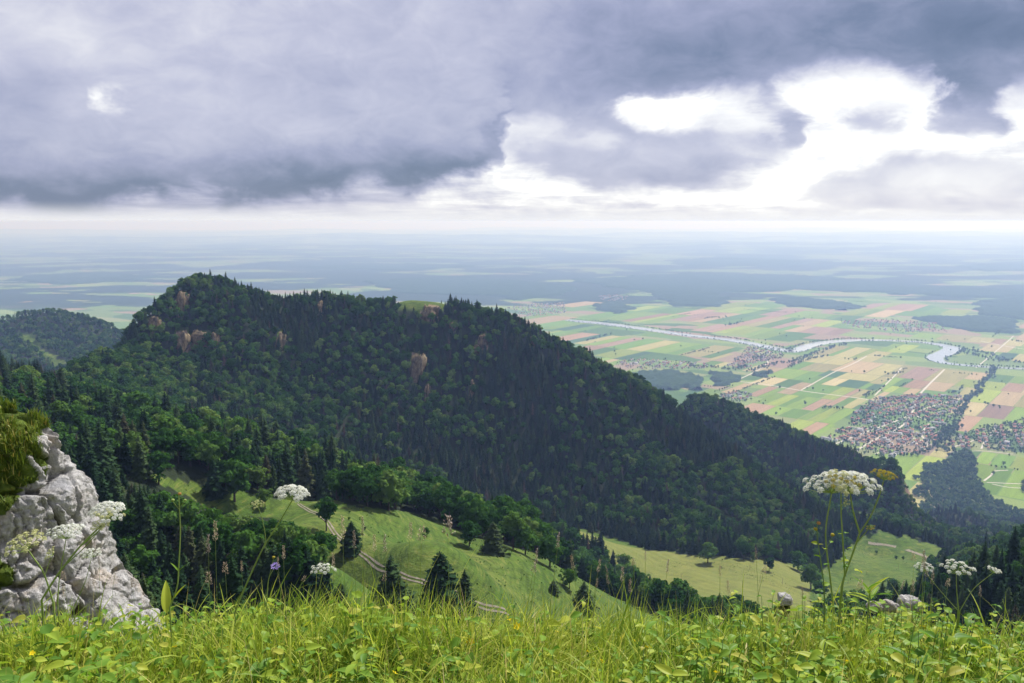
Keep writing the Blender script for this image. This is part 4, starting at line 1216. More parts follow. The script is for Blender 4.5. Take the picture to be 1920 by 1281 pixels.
M['track'] = plain_mat('track', (.235, .205, .155), .95, .3, .8, 'Object', .05)
def track(name, pts, width, label, ruts=True, y0=150, y1=1300, lift=.12):
    pw = []
    for a, b in pts:
        p = hit(a, b, y0, y1); pw.append((p.x, p.y))
    ln = smooth_line(pw, 14)
    g = Geo()
    tgl = np.gradient(ln, axis=0); tgl /= np.linalg.norm(tgl, axis=1)[:, None]; nl = np.stack([-tgl[:, 1], tgl[:, 0]], -1)
    for off in ((-.33, .33) if ruts else (0,)):
        l2 = ln + nl * width * off
        wv_ = width * (.30 if ruts else 1.0) * (1 + .25 * vnoise(np.arange(len(l2)) * .7, np.zeros(len(l2)), None, 5))
        v, q = ribbon(l2, wv_, 0.0)
        v[:, 2] = H(v[:, 0], v[:, 1]) + lift
        g.add(v, q)
    o = g.obj(name, M['track'])
    tag(o, label, 'track', kind='structure')
track('dirt_track', [(560, 945), (590, 962), (622, 992), (655, 1022), (690, 1048), (720, 1068), (760, 1082), (800, 1095)], 1.8, 'two pale wheel ruts winding down the meadow', True, 180, 420)
track('dirt_track', [(800, 1095), (850, 1112), (905, 1138), (955, 1150)], 1.8, 'lower end of the wheel ruts behind the grass', True, 160, 420)
track('gravel_road', [(1628, 1018), (1650, 1021), (1680, 1026)], 5, 'short pale road on the right hand meadow', False, 700, 1100, .2)
track('gravel_road', [(1700, 1031), (1730, 1042), (1768, 1052)], 5.5, 'pale road cut along the right hand meadow', False, 600, 1100, .2)
track('gravel_road', [(1600, 972), (1625, 973), (1645, 972)], 6, 'pale road on the small meadow below the second ridge', False, 1050, 1280, .3)

mx0, my0 = scatter(60000, 170, 1050, A0, A1)
ck = cover(mx0, my0)
mpx, mpy = proj(mx0, my0, H(mx0, my0))
cl_ = fbm(mx0 / 30, my0 / 30, None, 3, .55, 131)
kk_ = (ck == 1) & (mpx > 200) & (mpx < 1850) & (((mown_at := (my0 > 600) & (mpx < 1520) & (mpx > 1000)) & (cl_ > .75)) | (~mown_at & (cl_ > .28) & (rng.random(len(mx0)) < .55)))
mx0, my0 = mx0[kk_], my0[kk_]; n = len(mx0)
stuff_points('meadow_tufts', np.stack([mx0, my0, H(mx0, my0) - .1], -1), rng.integers(0, 5, n), rng.uniform(.018, .045, n) * np.where(rng.random(n) < .06, 2.2, 1), rng.uniform(0, 6.28, n), TREE_MASS, 'low tufts and weeds on the mountain meadows', 'tufts', 'tree')
print('tufts', n)
# rock outcrops on the ridge
m, w = material('ridge_rock')
pos = w.n('ShaderNodeNewGeometry').outputs['Position']
nn_ = w.noise(w.vm('MULTIPLY', pos, (1, 1, .35)), .35, 6, .68)
finish(w, principled(w, w.ramp(nn_, [(.32, (.035, .030, .018)), (.48, (.14, .105, .058)), (.62, (.24, .185, .105)), (.78, (.33, .28, .18))]), .95, .1, bump(w, nn_, .8, 1.5)))
M['ridge_rock'] = m
def rock_blob(seed, sx, sy, sz, nu=28, nv=18, rough=.28, mat=None):
    u, v = np.meshgrid(np.linspace(0, 2 * math.pi, nu, endpoint=False), np.linspace(0.02, math.pi - .02, nv))
    d = np.stack([np.sin(v) * np.cos(u), np.sin(v) * np.sin(u), np.cos(v)], -1)
    k = 1 + rough * fbm(d[..., 0] * 1.8 + seed, d[..., 1] * 1.8, d[..., 2] * 1.8, 4, .6, seed) + .10 * np.abs(vnoise(d[..., 0] * 6 + seed, d[..., 1] * 6, d[..., 2] * 3, seed + 3))
    sq = np.sign(d) * np.abs(d) ** .75
    vv = (sq * k[..., None] * np.array([sx, sy, sz])).reshape(-1, 3)
    id_ = np.arange(nu * nv).reshape(nv, nu)
    q = np.stack([id_[:-1, :], np.roll(id_[:-1, :], -1, 1), np.roll(id_[1:, :], -1, 1), id_[1:, :]], -1).reshape(-1, 4)
    return mesh_np('rock', vv, q, mat or M['ridge_rock'], False)
RL = ['tall ochre rock face below the ridge summit', 'rock face at the left end of the ridge', 'narrow rock rib under the summit', 'broad ochre cliff below the ridge summit', 'small cliff right of the broad ochre one', 'thin rock streak in the forest', 'pale cliff under the ridge top meadow',
      'long reddish rock scar in the middle of the ridge', 'thin scar below the reddish one', 'pale rock spot on the right half of the ridge', 'pale rock patch beside the pale spot', 'small dark crag right of the ridge top meadow', 'tiny rock under the ridge line', 'thin rock gully low on the ridge', 'dull rock streak near the right ridge line', 'dark cliff at the end of the second ridge', 'lower cliff at the end of the second ridge']
for i, (a, b, rx, ry) in enumerate(ROCKS):
    p = hit(a, b + ry * .5, 780 if a < 1500 else 1150, 1500)
    s = p.y / FPX
    o = bpy.data.objects.new('rock_outcrop', rock_blob(40 + i, rx * s * .85, 6, ry * s * .95, rough=.4))
    o.location = (p.x, p.y + 2.6, p.z + ry * s * .2)
    o.rotation_euler = (R(-24), 0, R(-12))
    tag(link(o), RL[i], 'rock')

# fence posts on the meadows
M['post'] = plain_mat('post', (.16, .13, .10), .9, .3, 4.0)
g = Geo(); g.tube([(0, 0, -.3), (0, 0, 2.6)], [.11, .09], 5); post_me = g.mesh('fence_post', M['post'])
for a, b in ((1406, 1068), (1392, 1102), (1425, 1092), (1467, 1096), (1590, 1095), (1625, 1078), (1684, 1068), (1708, 1035), (1735, 1041), (1277, 1090), (1560, 1060)):
    p = hit(a, b, 560, 1000); o = bpy.data.objects.new('fence_post', post_me); o.location = p; o.scale = (1.3, 1.3, rng.uniform(1.6, 2.6))
    tag(link(o), 'thin wooden pole on the lower meadows', 'pole', 'thin poles scattered on the lower meadows')

# ------------------------------------------------------------------ limestone crag on the left
SIL = [(-330, 610), (-200, 650), (-90, 700), (0, 752), (60, 776), (100, 798), (120, 815), (122, 850), (136, 880), (168, 900), (178, 930), (180, 960), (204, 985), (216, 1015), (242, 1052), (274, 1090), (306, 1142), (345, 1210), (400, 1330), (440, 1480)]
CY = 14.0
sil = np.array([(P(a, b, CY).x, P(a, b, CY).z) for a, b in SIL])
o_ = np.argsort(-sil[:, 1]); sil = sil[o_]
NZ, NT_ = 400, 560
zs = np.linspace(sil[0, 1], sil[-1, 1], NZ)
xr = np.interp(-zs, -sil[:, 1], sil[:, 0])
th = np.linspace(R(75), R(-160), NT_)            # from behind, over the right, to the front and left
cxm = np.interp(zs, [zs[-1], zs[0]], [-11.5, sil[0, 0] - .25])
rx = xr - cxm
dn = (zs[0] - zs)
ry = .35 + dn * .42 + .25 * np.sqrt(dn + .01)
TH, ZZ = np.meshgrid(th, zs)
sgn = lambda v, p: np.sign(v) * np.abs(v) ** p
X = cxm[:, None] + rx[:, None] * sgn(np.cos(TH), .85)
sy_ = sgn(np.sin(TH), .85)
Yc = CY + np.where(sy_ > 0, .12, 1.0) * ry[:, None] * sy_
# displacement: strata that dip to the right, blocks and cracks
nx_, ny_ = np.cos(TH), np.sin(TH)
a_, b_, c_ = X * .42 - ZZ * .91, Yc, X * .91 + ZZ * .42     # c_ runs across the strata
wpx = a_ + .35 * vnoise(a_ * 1.5, b_ * 1.5, c_ * 1.5, 61); wpc = c_ + .30 * vnoise(a_ * 1.1, b_ * 1.1, c_ * 1.1, 62)
def worley(x, y, z, seed):
    ix, iy, iz = np.floor(x), np.floor(y), np.floor(z)
    f1 = np.full(x.shape, 9.0); f2 = np.full(x.shape, 9.0); idv = np.zeros(x.shape); ox = np.zeros(x.shape); oy = np.zeros(x.shape); oz = np.zeros(x.shape)
    for dx in (-1, 0, 1):
        for dy in (-1, 0, 1):
            for dz in (-1, 0, 1):
                cx, cy, cz = ix + dx, iy + dy, iz + dz
                vx_, vy_, vz_ = cx + hsh(cx, cy, cz, seed) - x, cy + hsh(cx, cy, cz, seed + 1) - y, cz + hsh(cx, cy, cz, seed + 2) - z
                d_ = np.sqrt(vx_ ** 2 + vy_ ** 2 + vz_ ** 2)
                n1_ = d_ < f1
                f2 = np.where(n1_, f1, np.minimum(f2, d_))
                idv = np.where(n1_, hsh(cx, cy, cz, seed + 3), idv)
                ox = np.where(n1_, vx_, ox); oy = np.where(n1_, vy_, oy); oz = np.where(n1_, vz_, oz)
                f1 = np.minimum(f1, d_)
    return f1, f2, idv, ox, oy, oz
def blocks(p, q_, r_, seed, amp, tilt, cw, cd):
    f1, f2, idv, ox, oy, oz = worley(p, q_, r_, seed)
    h2, h3 = (idv * 7.31) % 1 - .5, (idv * 13.7) % 1 - .5
    return amp * (idv - .5) + tilt * (h2 * ox + h3 * oz) * 2, -cd * np.clip(1 - (f2 - f1) / cw, 0, 1) ** 1.5
big = .16 * fbm(X * .5, Yc * .5, ZZ * .5, 3, .5, 63)
k1, c1 = blocks(wpx * .24, b_ * .5, wpc * 1.05, 164, .17, .10, .05, .20)
k2, c2 = blocks(wpx * .8, b_ * 1.5, wpc * 3.2, 165, .07, .05, .06, .10)
k3, c3 = blocks(wpx * 2.6, b_ * 4.5, wpc * 9.0, 166, .028, .025, .07, .03)
rib = k1 + k2 + k3
crack = c1 + c2 + c3 - .22 * np.clip(1 - np.abs(vnoise(wpx * .9 + 7, b_ * .9, wpc * 2.0, 66)) * 8, 0, 1)
fine_ = .032 * fbm(X * 9, Yc * 9, ZZ * 9, 3, .65, 68)
edge_f = np.clip(dn / .6, .25, 1)[:, None]
D = (big + rib + crack + fine_) * edge_f
X = X + nx_ * D; Yv = Yc + ny_ * D; Zv = ZZ + .25 * D
cr_v = np.stack([X, Yv, Zv], -1).reshape(-1, 3)
id_ = np.arange(NZ * NT_).reshape(NZ, NT_)
q = np.stack([id_[:-1, :-1], id_[1:, :-1], id_[1:, 1:], id_[:-1, 1:]], -1).reshape(-1, 4)
cpx, cpy = proj(X, Yv, Zv)
# where soil, moss and turf sit on the rock
mossy = inpoly(cpx + 9 * vnoise(X * 3, Yv * 3, Zv * 3, 70), cpy + 12 * vnoise(X * 3, Yv * 3, Zv * 3, 71), [(-900, 300), (95, 780), (104, 800), (70, 812), (72, 835), (90, 860), (84, 890), (60, 900), (36, 925), (10, 965), (-60, 985), (-900, 1000)]).astype(float)
mossy = np.maximum(mossy, inpoly(cpx + 5 * vnoise(X * 4, Yv * 4, Zv * 4, 72), cpy, [(-40, 1050), (0, 1048), (26, 1065), (22, 1095), (0, 1105), (-40, 1110)]).astype(float))
mossy = mossy * (fbm(X * 1.6, Yv * 1.6, Zv * 1.6, 3, .55, 77) > -.42)
pocket = np.clip((-crack - .06) * 9, 0, 1) * (vnoise(X * 1.3, Yv * 1.3, Zv * 1.3, 75) > -.1)  # darkness of the deep cracks put into the colour too, in patches
m, w = material('limestone')
pos = w.n('ShaderNodeNewGeometry').outputs['Position']
at = w.n('ShaderNodeAttribute'); at.attribute_name = 'moss'
at3 = w.n('ShaderNodeAttribute'); at3.attribute_name = 'pocket'
n1 = w.noise(pos, 1.3, 6, .62); n2 = w.noise(pos, 9, 6, .7); n3 = w.noise(pos, 45, 4, .7)
c = w.ramp(n2, [(.28, (.15, .14, .125)), (.42, (.36, .345, .325)), (.57, (.53, .51, .48)), (.75, (.66, .64, .61))])
c = w.mix(w.m('MULTIPLY', w.step(n1, .50, .66), .55), c, (.58, .45, .32))
c = w.mix(w.m('MULTIPLY', w.step(w.noise(pos, 2.2, 5, .6), .56, .68), .5), c, (.44, .44, .46))
c = w.mix(w.m('MULTIPLY', w.step(n3, .62, .78), .5), c, (.10, .09, .08))
def dotn(vec, d_):
    nd = w.n('ShaderNodeVectorMath', operation='DOT_PRODUCT'); w.put(nd.inputs[0], vec); nd.inputs[1].default_value = d_
    return nd.outputs['Value']
cst = w.n('ShaderNodeCombineXYZ'); w.put(cst.inputs[0], w.m('MULTIPLY', dotn(pos, (.42, 0, -.91)), .55)); w.put(cst.inputs[1], dotn(pos, (0, 1, 0))); w.put(cst.inputs[2], w.m('MULTIPLY', dotn(pos, (.91, 0, .42)), 4.2))
stn = w.noise(cst.outputs[0], 1.6, 7, .68, .4)
c = w.mix(w.m('MULTIPLY', w.step(stn, .46, .36), .55), c, (.26, .24, .225))
c = w.mix(w.m('MULTIPLY', w.step(stn, .60, .70), .5), c, (.78, .74, .68))
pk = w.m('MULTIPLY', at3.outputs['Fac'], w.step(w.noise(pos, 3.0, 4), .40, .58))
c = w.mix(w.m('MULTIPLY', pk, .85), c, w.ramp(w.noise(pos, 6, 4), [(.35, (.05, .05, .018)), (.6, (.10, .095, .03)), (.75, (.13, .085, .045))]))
mossc = w.ramp(w.noise(pos, 4.5, 6, .65), [(.28, (.075, .055, .025)), (.40, (.075, .115, .020)), (.58, (.13, .18, .026)), (.72, (.24, .20, .05))])
c = w.mix(at.outputs['Fac'], c, mossc)
hgt = w.m('ADD', w.m('ADD', w.m('MULTIPLY', n2, .6), w.m('MULTIPLY', n3, .4)), w.m('MULTIPLY', stn, 1.2))
finish(w, principled(w, c, .93, .15, bump(w, hgt, 1.0, .08)))
M['limestone'] = m
crag = link(bpy.data.objects.new('limestone_crag', mesh_np('limestone_crag', cr_v, q, m, False, {'moss': mossy.ravel(), 'pocket': pocket.ravel()})))
tag(crag, 'pale fissured limestone crag with turf on its shoulder', 'crag')

# ------------------------------------------------------------------ blades
def blades(base, length, width, lean_dir, lean, rnd, seg=4, rv=None):
    """many grass blades at once. base (n,3)"""
    n = len(base)
    t = np.linspace(0, 1, seg + 1)[None, :]
    L, ln = length[:, None], lean[:, None]
    ang = ln * (0.25 + 1.0 * t ** 1.3)              # bends over towards the tip
    dl = L / seg
    dh = np.concatenate([np.zeros((n, 1)), np.cumsum(np.sin(ang[:, 1:]) * dl, 1)], 1)
    dv = np.concatenate([np.zeros((n, 1)), np.cumsum(np.cos(ang[:, 1:]) * dl, 1)], 1)
    cx, cy = np.cos(lean_dir)[:, None], np.sin(lean_dir)[:, None]
    px_ = base[:, 0:1] + dh * cx; py_ = base[:, 1:2] + dh * cy; pz_ = base[:, 2:3] + dv
    wd = width[:, None] * (1 - t ** 2.2) * .5 + width[:, None] * .03
    tw = rnd.uniform(-.6, .6, (n, 1)) * t * 1.5
    sx, sy = -cy * np.cos(tw) , cx * np.cos(tw)
    sz = np.sin(tw)
    Lf = np.stack([px_ - sx * wd, py_ - sy * wd, pz_ - sz * wd], -1); Rt = np.stack([px_ + sx * wd, py_ + sy * wd, pz_ + sz * wd], -1)
    v = np.stack([Lf, Rt], 2).reshape(-1, 3)
    b0 = (np.arange(n) * (seg + 1) * 2)[:, None] + (np.arange(seg) * 2)[None, :]
    q = np.stack([b0, b0 + 1, b0 + 3, b0 + 2], -1).reshape(-1, 4)
    rv = rnd.uniform(0, 1, n) if rv is None else rv
    return v, q, np.repeat(rv, (seg + 1) * 2)

M['grass'] = leafy('grass', [(0, (.12, .22, .030)), (.3, (.28, .39, .048)), (.6, (.46, .53, .080)), (.82, (.62, .62, .15)), (.94, (.66, .58, .20)), (1, (.55, .45, .24))], .50, 'attr', 0, (1.1, 1.1, .65), .01)
M['turf'] = leafy('turf', [(0, (.06, .11, .018)), (.4, (.13, .20, .028)), (.75, (.23, .28, .042)), (1, (.40, .33, .10))], .25, 'attr', 0, (1.1, 1.05, .6), .03)
# turf on the crag
sel = np.nonzero((mossy.ravel() > .5) & (cpx.ravel() > -120) & (cpy.ravel() < 1120))[0]
pk_ = rng.choice(sel, 16000)
clump = vnoise(cr_v[pk_, 0] * 4, cr_v[pk_, 1] * 4, cr_v[pk_, 2] * 4, 80)
pk_ = pk_[clump > .02]; n = len(pk_)
bs = cr_v[pk_] + rng.normal(size=(n, 3)) * .02
v, q, a = blades(bs, rng.uniform(.06, .20, n), rng.uniform(.007, .018, n), rng.uniform(-3.1, 3.1, n), rng.uniform(.1, 1.2, n), rng, 3, np.clip(rng.normal(.45, .28, n) + .25 * vnoise(bs[:, 0] * 2, bs[:, 1] * 2, bs[:, 2] * 2, 81), 0, 1))
tg_ = link(bpy.data.objects.new('crag_turf', mesh_np('crag_turf', v, q, M['turf'], False, {'rnd': a})))
tag(tg_, 'olive green turf and moss hanging over the crag', 'turf', kind='stuff')

# ------------------------------------------------------------------ the grassy ledge under the camera
def ledge_z(x, y):
    x = np.asarray(x, dtype=float); y = np.asarray(y, dtype=float)
    rim = 3.35 + .25 * vnoise(x * .8, x * 0, None, 90) - .05 * np.clip(x, -4, 4)
    z = -.86 - .275 * np.minimum(y, rim) - np.where(y > rim, (.80 - .04 * np.clip(x, -4, 4)) * (y - rim), 0)
    z = z + .05 * fbm(x * 1.2, y * 1.2, None, 3, .5, 92) - .03 * np.clip(x - .8, 0, 4)
    for (a_, b_, Y_) in ((1472, 1134, 4.6), (1690, 1140, 4.9)):
        p_ = P(a_, b_, Y_); k_ = np.exp(-((x - p_.x) / .42) ** 2 - ((y - p_.y) / .38) ** 2)
        z = z * (1 - k_) + np.maximum(z, p_.z) * k_
    return z
X, Y = np.meshgrid(np.linspace(-16, 16, 260), np.r_[np.linspace(-3, 4.5, 130), np.exp(np.linspace(math.log(4.6), math.log(95), 90))])
X = X * np.maximum(.35, Y / 11.0 + .1)
Z = ledge_z(X, Y) + np.where(Y > 6, .35 * np.minimum(1, (Y - 6) / 6) * fbm(X * .5, Y * .5, None, 3, .5, 97), 0)
far_ = np.clip((Y - 25) / 60, 0, 1)
Z = Z - far_ * 12
n0, n1 = X.shape; id_ = np.arange(n0 * n1).reshape(n0, n1)
q = np.stack([id_[:-1, :-1], id_[:-1, 1:], id_[1:, 1:], id_[1:, :-1]], -1).reshape(-1, 4)
m, w = material('ledge_soil')
pos = w.n('ShaderNodeNewGeometry').outputs['Position']
finish(w, principled(w, w.ramp(w.noise(pos, 8, 6, .65), [(.3, (.070, .085, .020)), (.5, (.12, .15, .030)), (.7, (.20, .19, .06))]), .95, .1, bump(w, w.noise(pos, 30, 4), .6, .03)))
ledge = link(bpy.data.objects.new('grassy_ledge', mesh_np('grassy_ledge', np.stack([X, Y, Z], -1).reshape(-1, 3), q, m, True)))
tag(ledge, 'grassy ledge in the foreground', 'ground', kind='structure')

# grass of the ledge: tussocks and single blades
def ledge_pts(n, y0, y1, pad=.35):
    y = np.sqrt(rng.uniform(y0 ** 2, y1 ** 2, n)); x = rng.uniform(-1, 1, n) * (y * .66 + pad)
    return x, y
x1, y1_ = ledge_pts(17000, 1.15, 3.8)
cx_, cy_ = ledge_pts(1300, 1.15, 3.7)
k = rng.integers(0, len(cx_), 23000)
x2 = cx_[k] + rng.normal(size=len(k)) * .035; y2 = cy_[k] + rng.normal(size=len(k)) * .035
gxx = np.r_[x1, x2]; gyy = np.r_[y1_, y2]
n = len(gxx)
base = np.stack([gxx, gyy, ledge_z(gxx, gyy) - .01], -1)
long_ = .5 + .5 * vnoise(gxx * 1.4, gyy * 1.4, None, 101)
ppx, _ = proj(base[:, 0], base[:, 1], base[:, 2])
herb = np.clip((vnoise(gxx * 1.1 + 5, gyy * 1.1, None, 103) + .1) * 2, 0, 1)
L = (.12 + .18 * long_) * rng.uniform(.65, 1.3, n) * (1 - .25 * herb)
tall = rng.random(n) < .012
L[tall] *= 1.55
wd = rng.uniform(.0022, .0056, n) + .003 * (rng.random(n) < .12)
wd[rng.random(n) < .05] *= 2.0
ld = np.where(rng.random(n) < .6, rng.normal(.2, .9, n), rng.uniform(-3.14, 3.14, n)) + .8 * vnoise(gxx * .9, gyy * .9, None, 105)
v, q, a = blades(base, L, wd, ld, rng.uniform(.3, 1.75, n), rng, 5, np.clip(rng.normal(.46, .25, n) + .18 * vnoise(gxx * 1.8, gyy * 1.8, None, 107) - .12 * herb, 0, 1))
ex, ey = ledge_pts(1500, 1.2, 3.7); n2_ = len(ex)
bv, bq, ba = blades(np.stack([ex, ey, ledge_z(ex, ey)], -1), rng.uniform(.18, .36, n2_), rng.uniform(.0055, .0095, n2_), rng.uniform(-3.14, 3.14, n2_), rng.uniform(.6, 1.9, n2_), rng, 7, np.clip(rng.normal(.40, .2, n2_), 0, 1))
q = np.concatenate([q, bq + len(v)]); v = np.concatenate([v, bv]); a = np.concatenate([a, ba])
ex, ey = ledge_pts(900, 1.2, 3.7); n2_ = len(ex)
bv, bq, ba = blades(np.stack([ex, ey, ledge_z(ex, ey)], -1), rng.uniform(.15, .34, n2_), rng.uniform(.0014, .0026, n2_), rng.uniform(-3.14, 3.14, n2_), rng.uniform(.1, 1.2, n2_), rng, 4, rng.uniform(.93, 1, n2_))
q = np.concatenate([q, bq + len(v)]); v = np.concatenate([v, bv]); a = np.concatenate([a, ba])
roots = [(440, 3.0), (590, 3.0), (78, 2.85), (100, 2.9), (108, 3.0), (138, 3.05), (1798, 3.0), (1572, 2.95), (318, 3.0), (500, 3.0), (1546, 2.9), (395, 3.0), (650, 3.0), (720, 3.0), (860, 3.05), (975, 3.0)]
ex = np.concatenate([(a_ - 960) / FPX * y_ / .94 + rng.normal(size=90) * .06 for a_, y_ in roots]); ey = np.concatenate([y_ - np.abs(rng.normal(size=90)) * .10 for a_, y_ in roots]); n2_ = len(ex)
bv, bq, ba = blades(np.stack([ex, ey, ledge_z(ex, ey)], -1), rng.uniform(.16, .30, n2_), rng.uniform(.003, .006, n2_), rng.uniform(-3.14, 3.14, n2_), rng.uniform(.2, 1.1, n2_), rng, 5, np.clip(rng.normal(.45, .2, n2_), 0, 1))
q = np.concatenate([q, bq + len(v)]); v = np.concatenate([v, bv]); a = np.concatenate([a, ba])
gr_o = link(bpy.data.objects.new('meadow_grass', mesh_np('meadow_grass', v, q, M['grass'], False, {'rnd': a})))
tag(gr_o, 'long yellow green grass on the foreground ledge', 'grass', kind='stuff')

# ------------------------------------------------------------------ leafy herbs: every leaf a piece
def leaf_mesh(name, L, W, mat, curl=.5, fold=.25, seg=7, shape=1.0, wave=0.0):
    t = np.linspace(0, 1, seg + 1)
    wv_ = W * .5 * np.sin(math.pi * np.clip(t, .0, 1) ** (.72 * shape)) ** .8
    wv_[0] = W * .03; wv_[-1] = W * .01
    ang = curl * t * 1.6
    dx = np.r_[0, np.cumsum(np.cos(ang[1:]) * L / seg)]; dz = np.r_[0, np.cumsum(-np.sin(ang[1:]) * L / seg)]
    v = []
    for i in range(seg + 1):
        wz = wave * W * math.sin(i * 2.1)
        for s_ in (-1, -.5, 0, .5, 1):
            v.append((dx[i], s_ * wv_[i], dz[i] + abs(s_) * wv_[i] * fold + (wz if abs(s_) == 1 else 0) - (.10 * W if s_ == 0 else 0) * min(1, 4 * t[i] * (1 - t[i]))))
    q = [(i * 5 + j, i * 5 + j + 1, i * 5 + 6 + j, i * 5 + 5 + j) for i in range(seg) for j in range(4)]
    return mesh_np(name, v, np.array(q), mat, True)
M['herb'] = leafy('herb', [(0, (.10, .21, .035)), (.4, (.18, .31, .040)), (.7, (.29, .39, .045)), (.92, (.42, .46, .06)), (1, (.42, .40, .08))], .40, 'object', 9.0, (1.1, 1.15, .6), .012, .18)
M['stem'] = plain_mat('stem', (.22, .30, .07), .7, .2, 8.0, 'Object', .3)
M['stem_dark'] = plain_mat('stem_dark', (.14, .22, .06), .7, .2, 8.0, 'Object', .3)
LEAF = [leaf_mesh('leaf', .070, .036, M['herb'], .55), leaf_mesh('leaf', .055, .030, M['herb'], .8, .2), leaf_mesh('leaf', .085, .040, M['herb'], .35, .3), leaf_mesh('leaf', .060, .040, M['herb'], .5, .15, 7, .8, .03)]
SMALL = [leaf_mesh('leaf', .034, .024, M['herb'], .5), leaf_mesh('leaf', .040, .022, M['herb'], .7)]
def place_leaf(parent, me, loc, yaw, pitch, roll, s):
    o = bpy.data.objects.new('leaf', me)
    o.matrix_local = Matrix.Translation(loc) @ Matrix.Rotation(yaw, 4, 'Z') @ Matrix.Rotation(-pitch, 4, 'Y') @ Matrix.Rotation(roll, 4, 'X') @ Matrix.Diagonal((s, s, s, 1))
    link(o, parent)
def herb_plant(x, y, h, nl, label, group, leaves=LEAF, s=1.0, lean=(0, 0), opposite=True, name='leafy_herb', stem_r=.0022):
    e = empty(name, (x, y, float(ledge_z(np.array([x]), np.array([y]))[0]) - .01), rng.uniform(0, 6.28))
    g = Geo()
    top = np.array([lean[0] + rng.normal() * .03, lean[1] + rng.normal() * .03, h])
    pts = [np.array([0, 0, 0]), top * .5 + np.array([0, 0, h * .04]), top]
    ts = np.linspace(0, 1, 7); cur = [(1 - t) ** 2 * pts[0] + 2 * t * (1 - t) * pts[1] + t * t * pts[2] for t in ts]
    g.tube(cur, np.linspace(stem_r, stem_r * .45, 7), 5)
    g.obj('stem', M['stem_dark'], e)
    for i in range(nl):
        t = .35 + .65 * (i // 2 if opposite else i) / max(1, (nl - 1) // 2 if opposite else nl - 1)
        p = (1 - t) ** 2 * pts[0] + 2 * t * (1 - t) * pts[1] + t * t * pts[2]
        yaw = (i % 2) * math.pi + (i // 2) * 1.75 + rng.normal() * .25
        place_leaf(e, leaves[int(rng.integers(0, len(leaves)))], p, yaw, rng.uniform(-.05, .6), rng.normal() * .25, s * rng.uniform(.75, 1.2) * (1.15 - .35 * t))
    tag(e, label, 'plant', group)
    return e
def ground_at(px, py):
    """point of the ledge seen at this pixel"""
    a, dy, dz = pdir(px, py)
    ys = np.linspace(1.0, 6, 1200)
    k = np.nonzero(ledge_z(a * ys / dy, ys) > dz * ys / dy)[0]
    i = k[0] if len(k) else -1
    return a * ys[i] / dy, ys[i]
# the big leaved clump in the left corner
for (a, b) in ((60, 1240), (110, 1215), (30, 1290), (160, 1260), (95, 1300), (200, 1300), (20, 1215), (140, 1330), (230, 1250), (60, 1180), (10, 1340), (180, 1215)):
    x_, y_ = ground_at(a, b + 60)
    herb_plant(x_, y_, rng.uniform(.16, .24), 10, 'tall herb with big oval leaves in the left corner', 'big leaved herbs in the left corner', LEAF, 1.25)
zones_ = [((360, 620, 1180, 1330), 14, 'low herb with oval leaves among grass, left of centre'), ((640, 1000, 1150, 1330), 60, 'low broad leaved herb in the middle of the ledge'), ((1000, 1300, 1150, 1340), 40, 'low broad leaved herb right of the middle'),
          ((1300, 1560, 1150, 1340), 55, 'yellow green herb left of the tall umbel plant'), ((1560, 1920, 1150, 1340), 75, 'yellow green herb in the right corner'), ((210, 330, 1150, 1250), 8, 'low herb below the limestone crag')]
for (a0, a1, b0, b1), n_, lab in zones_:
    for i in range(n_):
        x_, y_ = ground_at(rng.uniform(a0, a1), rng.uniform(b0, b1) + 40)
        herb_plant(x_, y_, rng.uniform(.15, .27), int(rng.integers(6, 10)), lab, lab.replace('herb', 'herbs', 1), LEAF if rng.random() < .4 else SMALL, rng.uniform(.7, 1.05))
# small ground leaves, uncountable
lx, ly = ledge_pts(5200, 1.15, 3.7)
keep = (vnoise(lx * 1.1 + 5, ly * 1.1, None, 103) > -.25) | (lx > .7)
lx, ly = lx[keep], ly[keep]; n = len(lx)
rt = np.stack([rng.normal(0, .35, n), rng.uniform(-.5, .2, n), rng.uniform(0, 6.28, n)], -1)
stuff_points('ground_leaves', np.stack([lx, ly, ledge_z(lx, ly) + rng.uniform(.05, .21, n)], -1), rng.integers(0, 2, n), rng.uniform(.7, 1.25, n), rt, SMALL, 'small leaves of low herbs between the grass blades', 'leaves', 'leaf')

# ------------------------------------------------------------------ umbels and other tall flowers
M['petal_white'] = leafy('petal_white', [(0, (.80, .80, .72)), (.6, (.88, .88, .84)), (1, (.72, .72, .58))], .35, 'attr', 0, (1, 1, .95), 0)
M['petal_cream'] = leafy('petal_cream', [(0, (.62, .62, .30)), (.6, (.70, .68, .42)), (1, (.50, .52, .18))], .30, 'attr', 0, (1, 1, .8), 0)
M['petal_ochre'] = leafy('petal_ochre', [(0, (.42, .36, .06)), (.6, (.55, .46, .10)), (1, (.36, .30, .06))], .30, 'attr', 0, (1, 1, .7), 0)
M['petal_yellow'] = leafy('petal_yellow', [(0, (.80, .58, .02)), (1, (.88, .70, .04))], .3, 'attr', 0, (1, 1, .6), 0)
M['petal_violet'] = leafy('petal_violet', [(0, (.34, .26, .62)), (1, (.46, .36, .75))], .3, 'attr', 0, (1, 1, 1), 0)
M['bud'] = plain_mat('bud', (.34, .18, .05), .8, .4, 30.0)
M['seed'] = leafy('seed', [(0, (.40, .30, .20)), (.5, (.55, .44, .30)), (1, (.68, .58, .42))], .25, 'attr', 0, (1, 1, .9), .03)
M['seed_dark'] = leafy('seed_dark', [(0, (.20, .15, .12)), (.5, (.36, .28, .22)), (1, (.62, .54, .45))], .2, 'attr', 0, (1, 1, .9), .03)

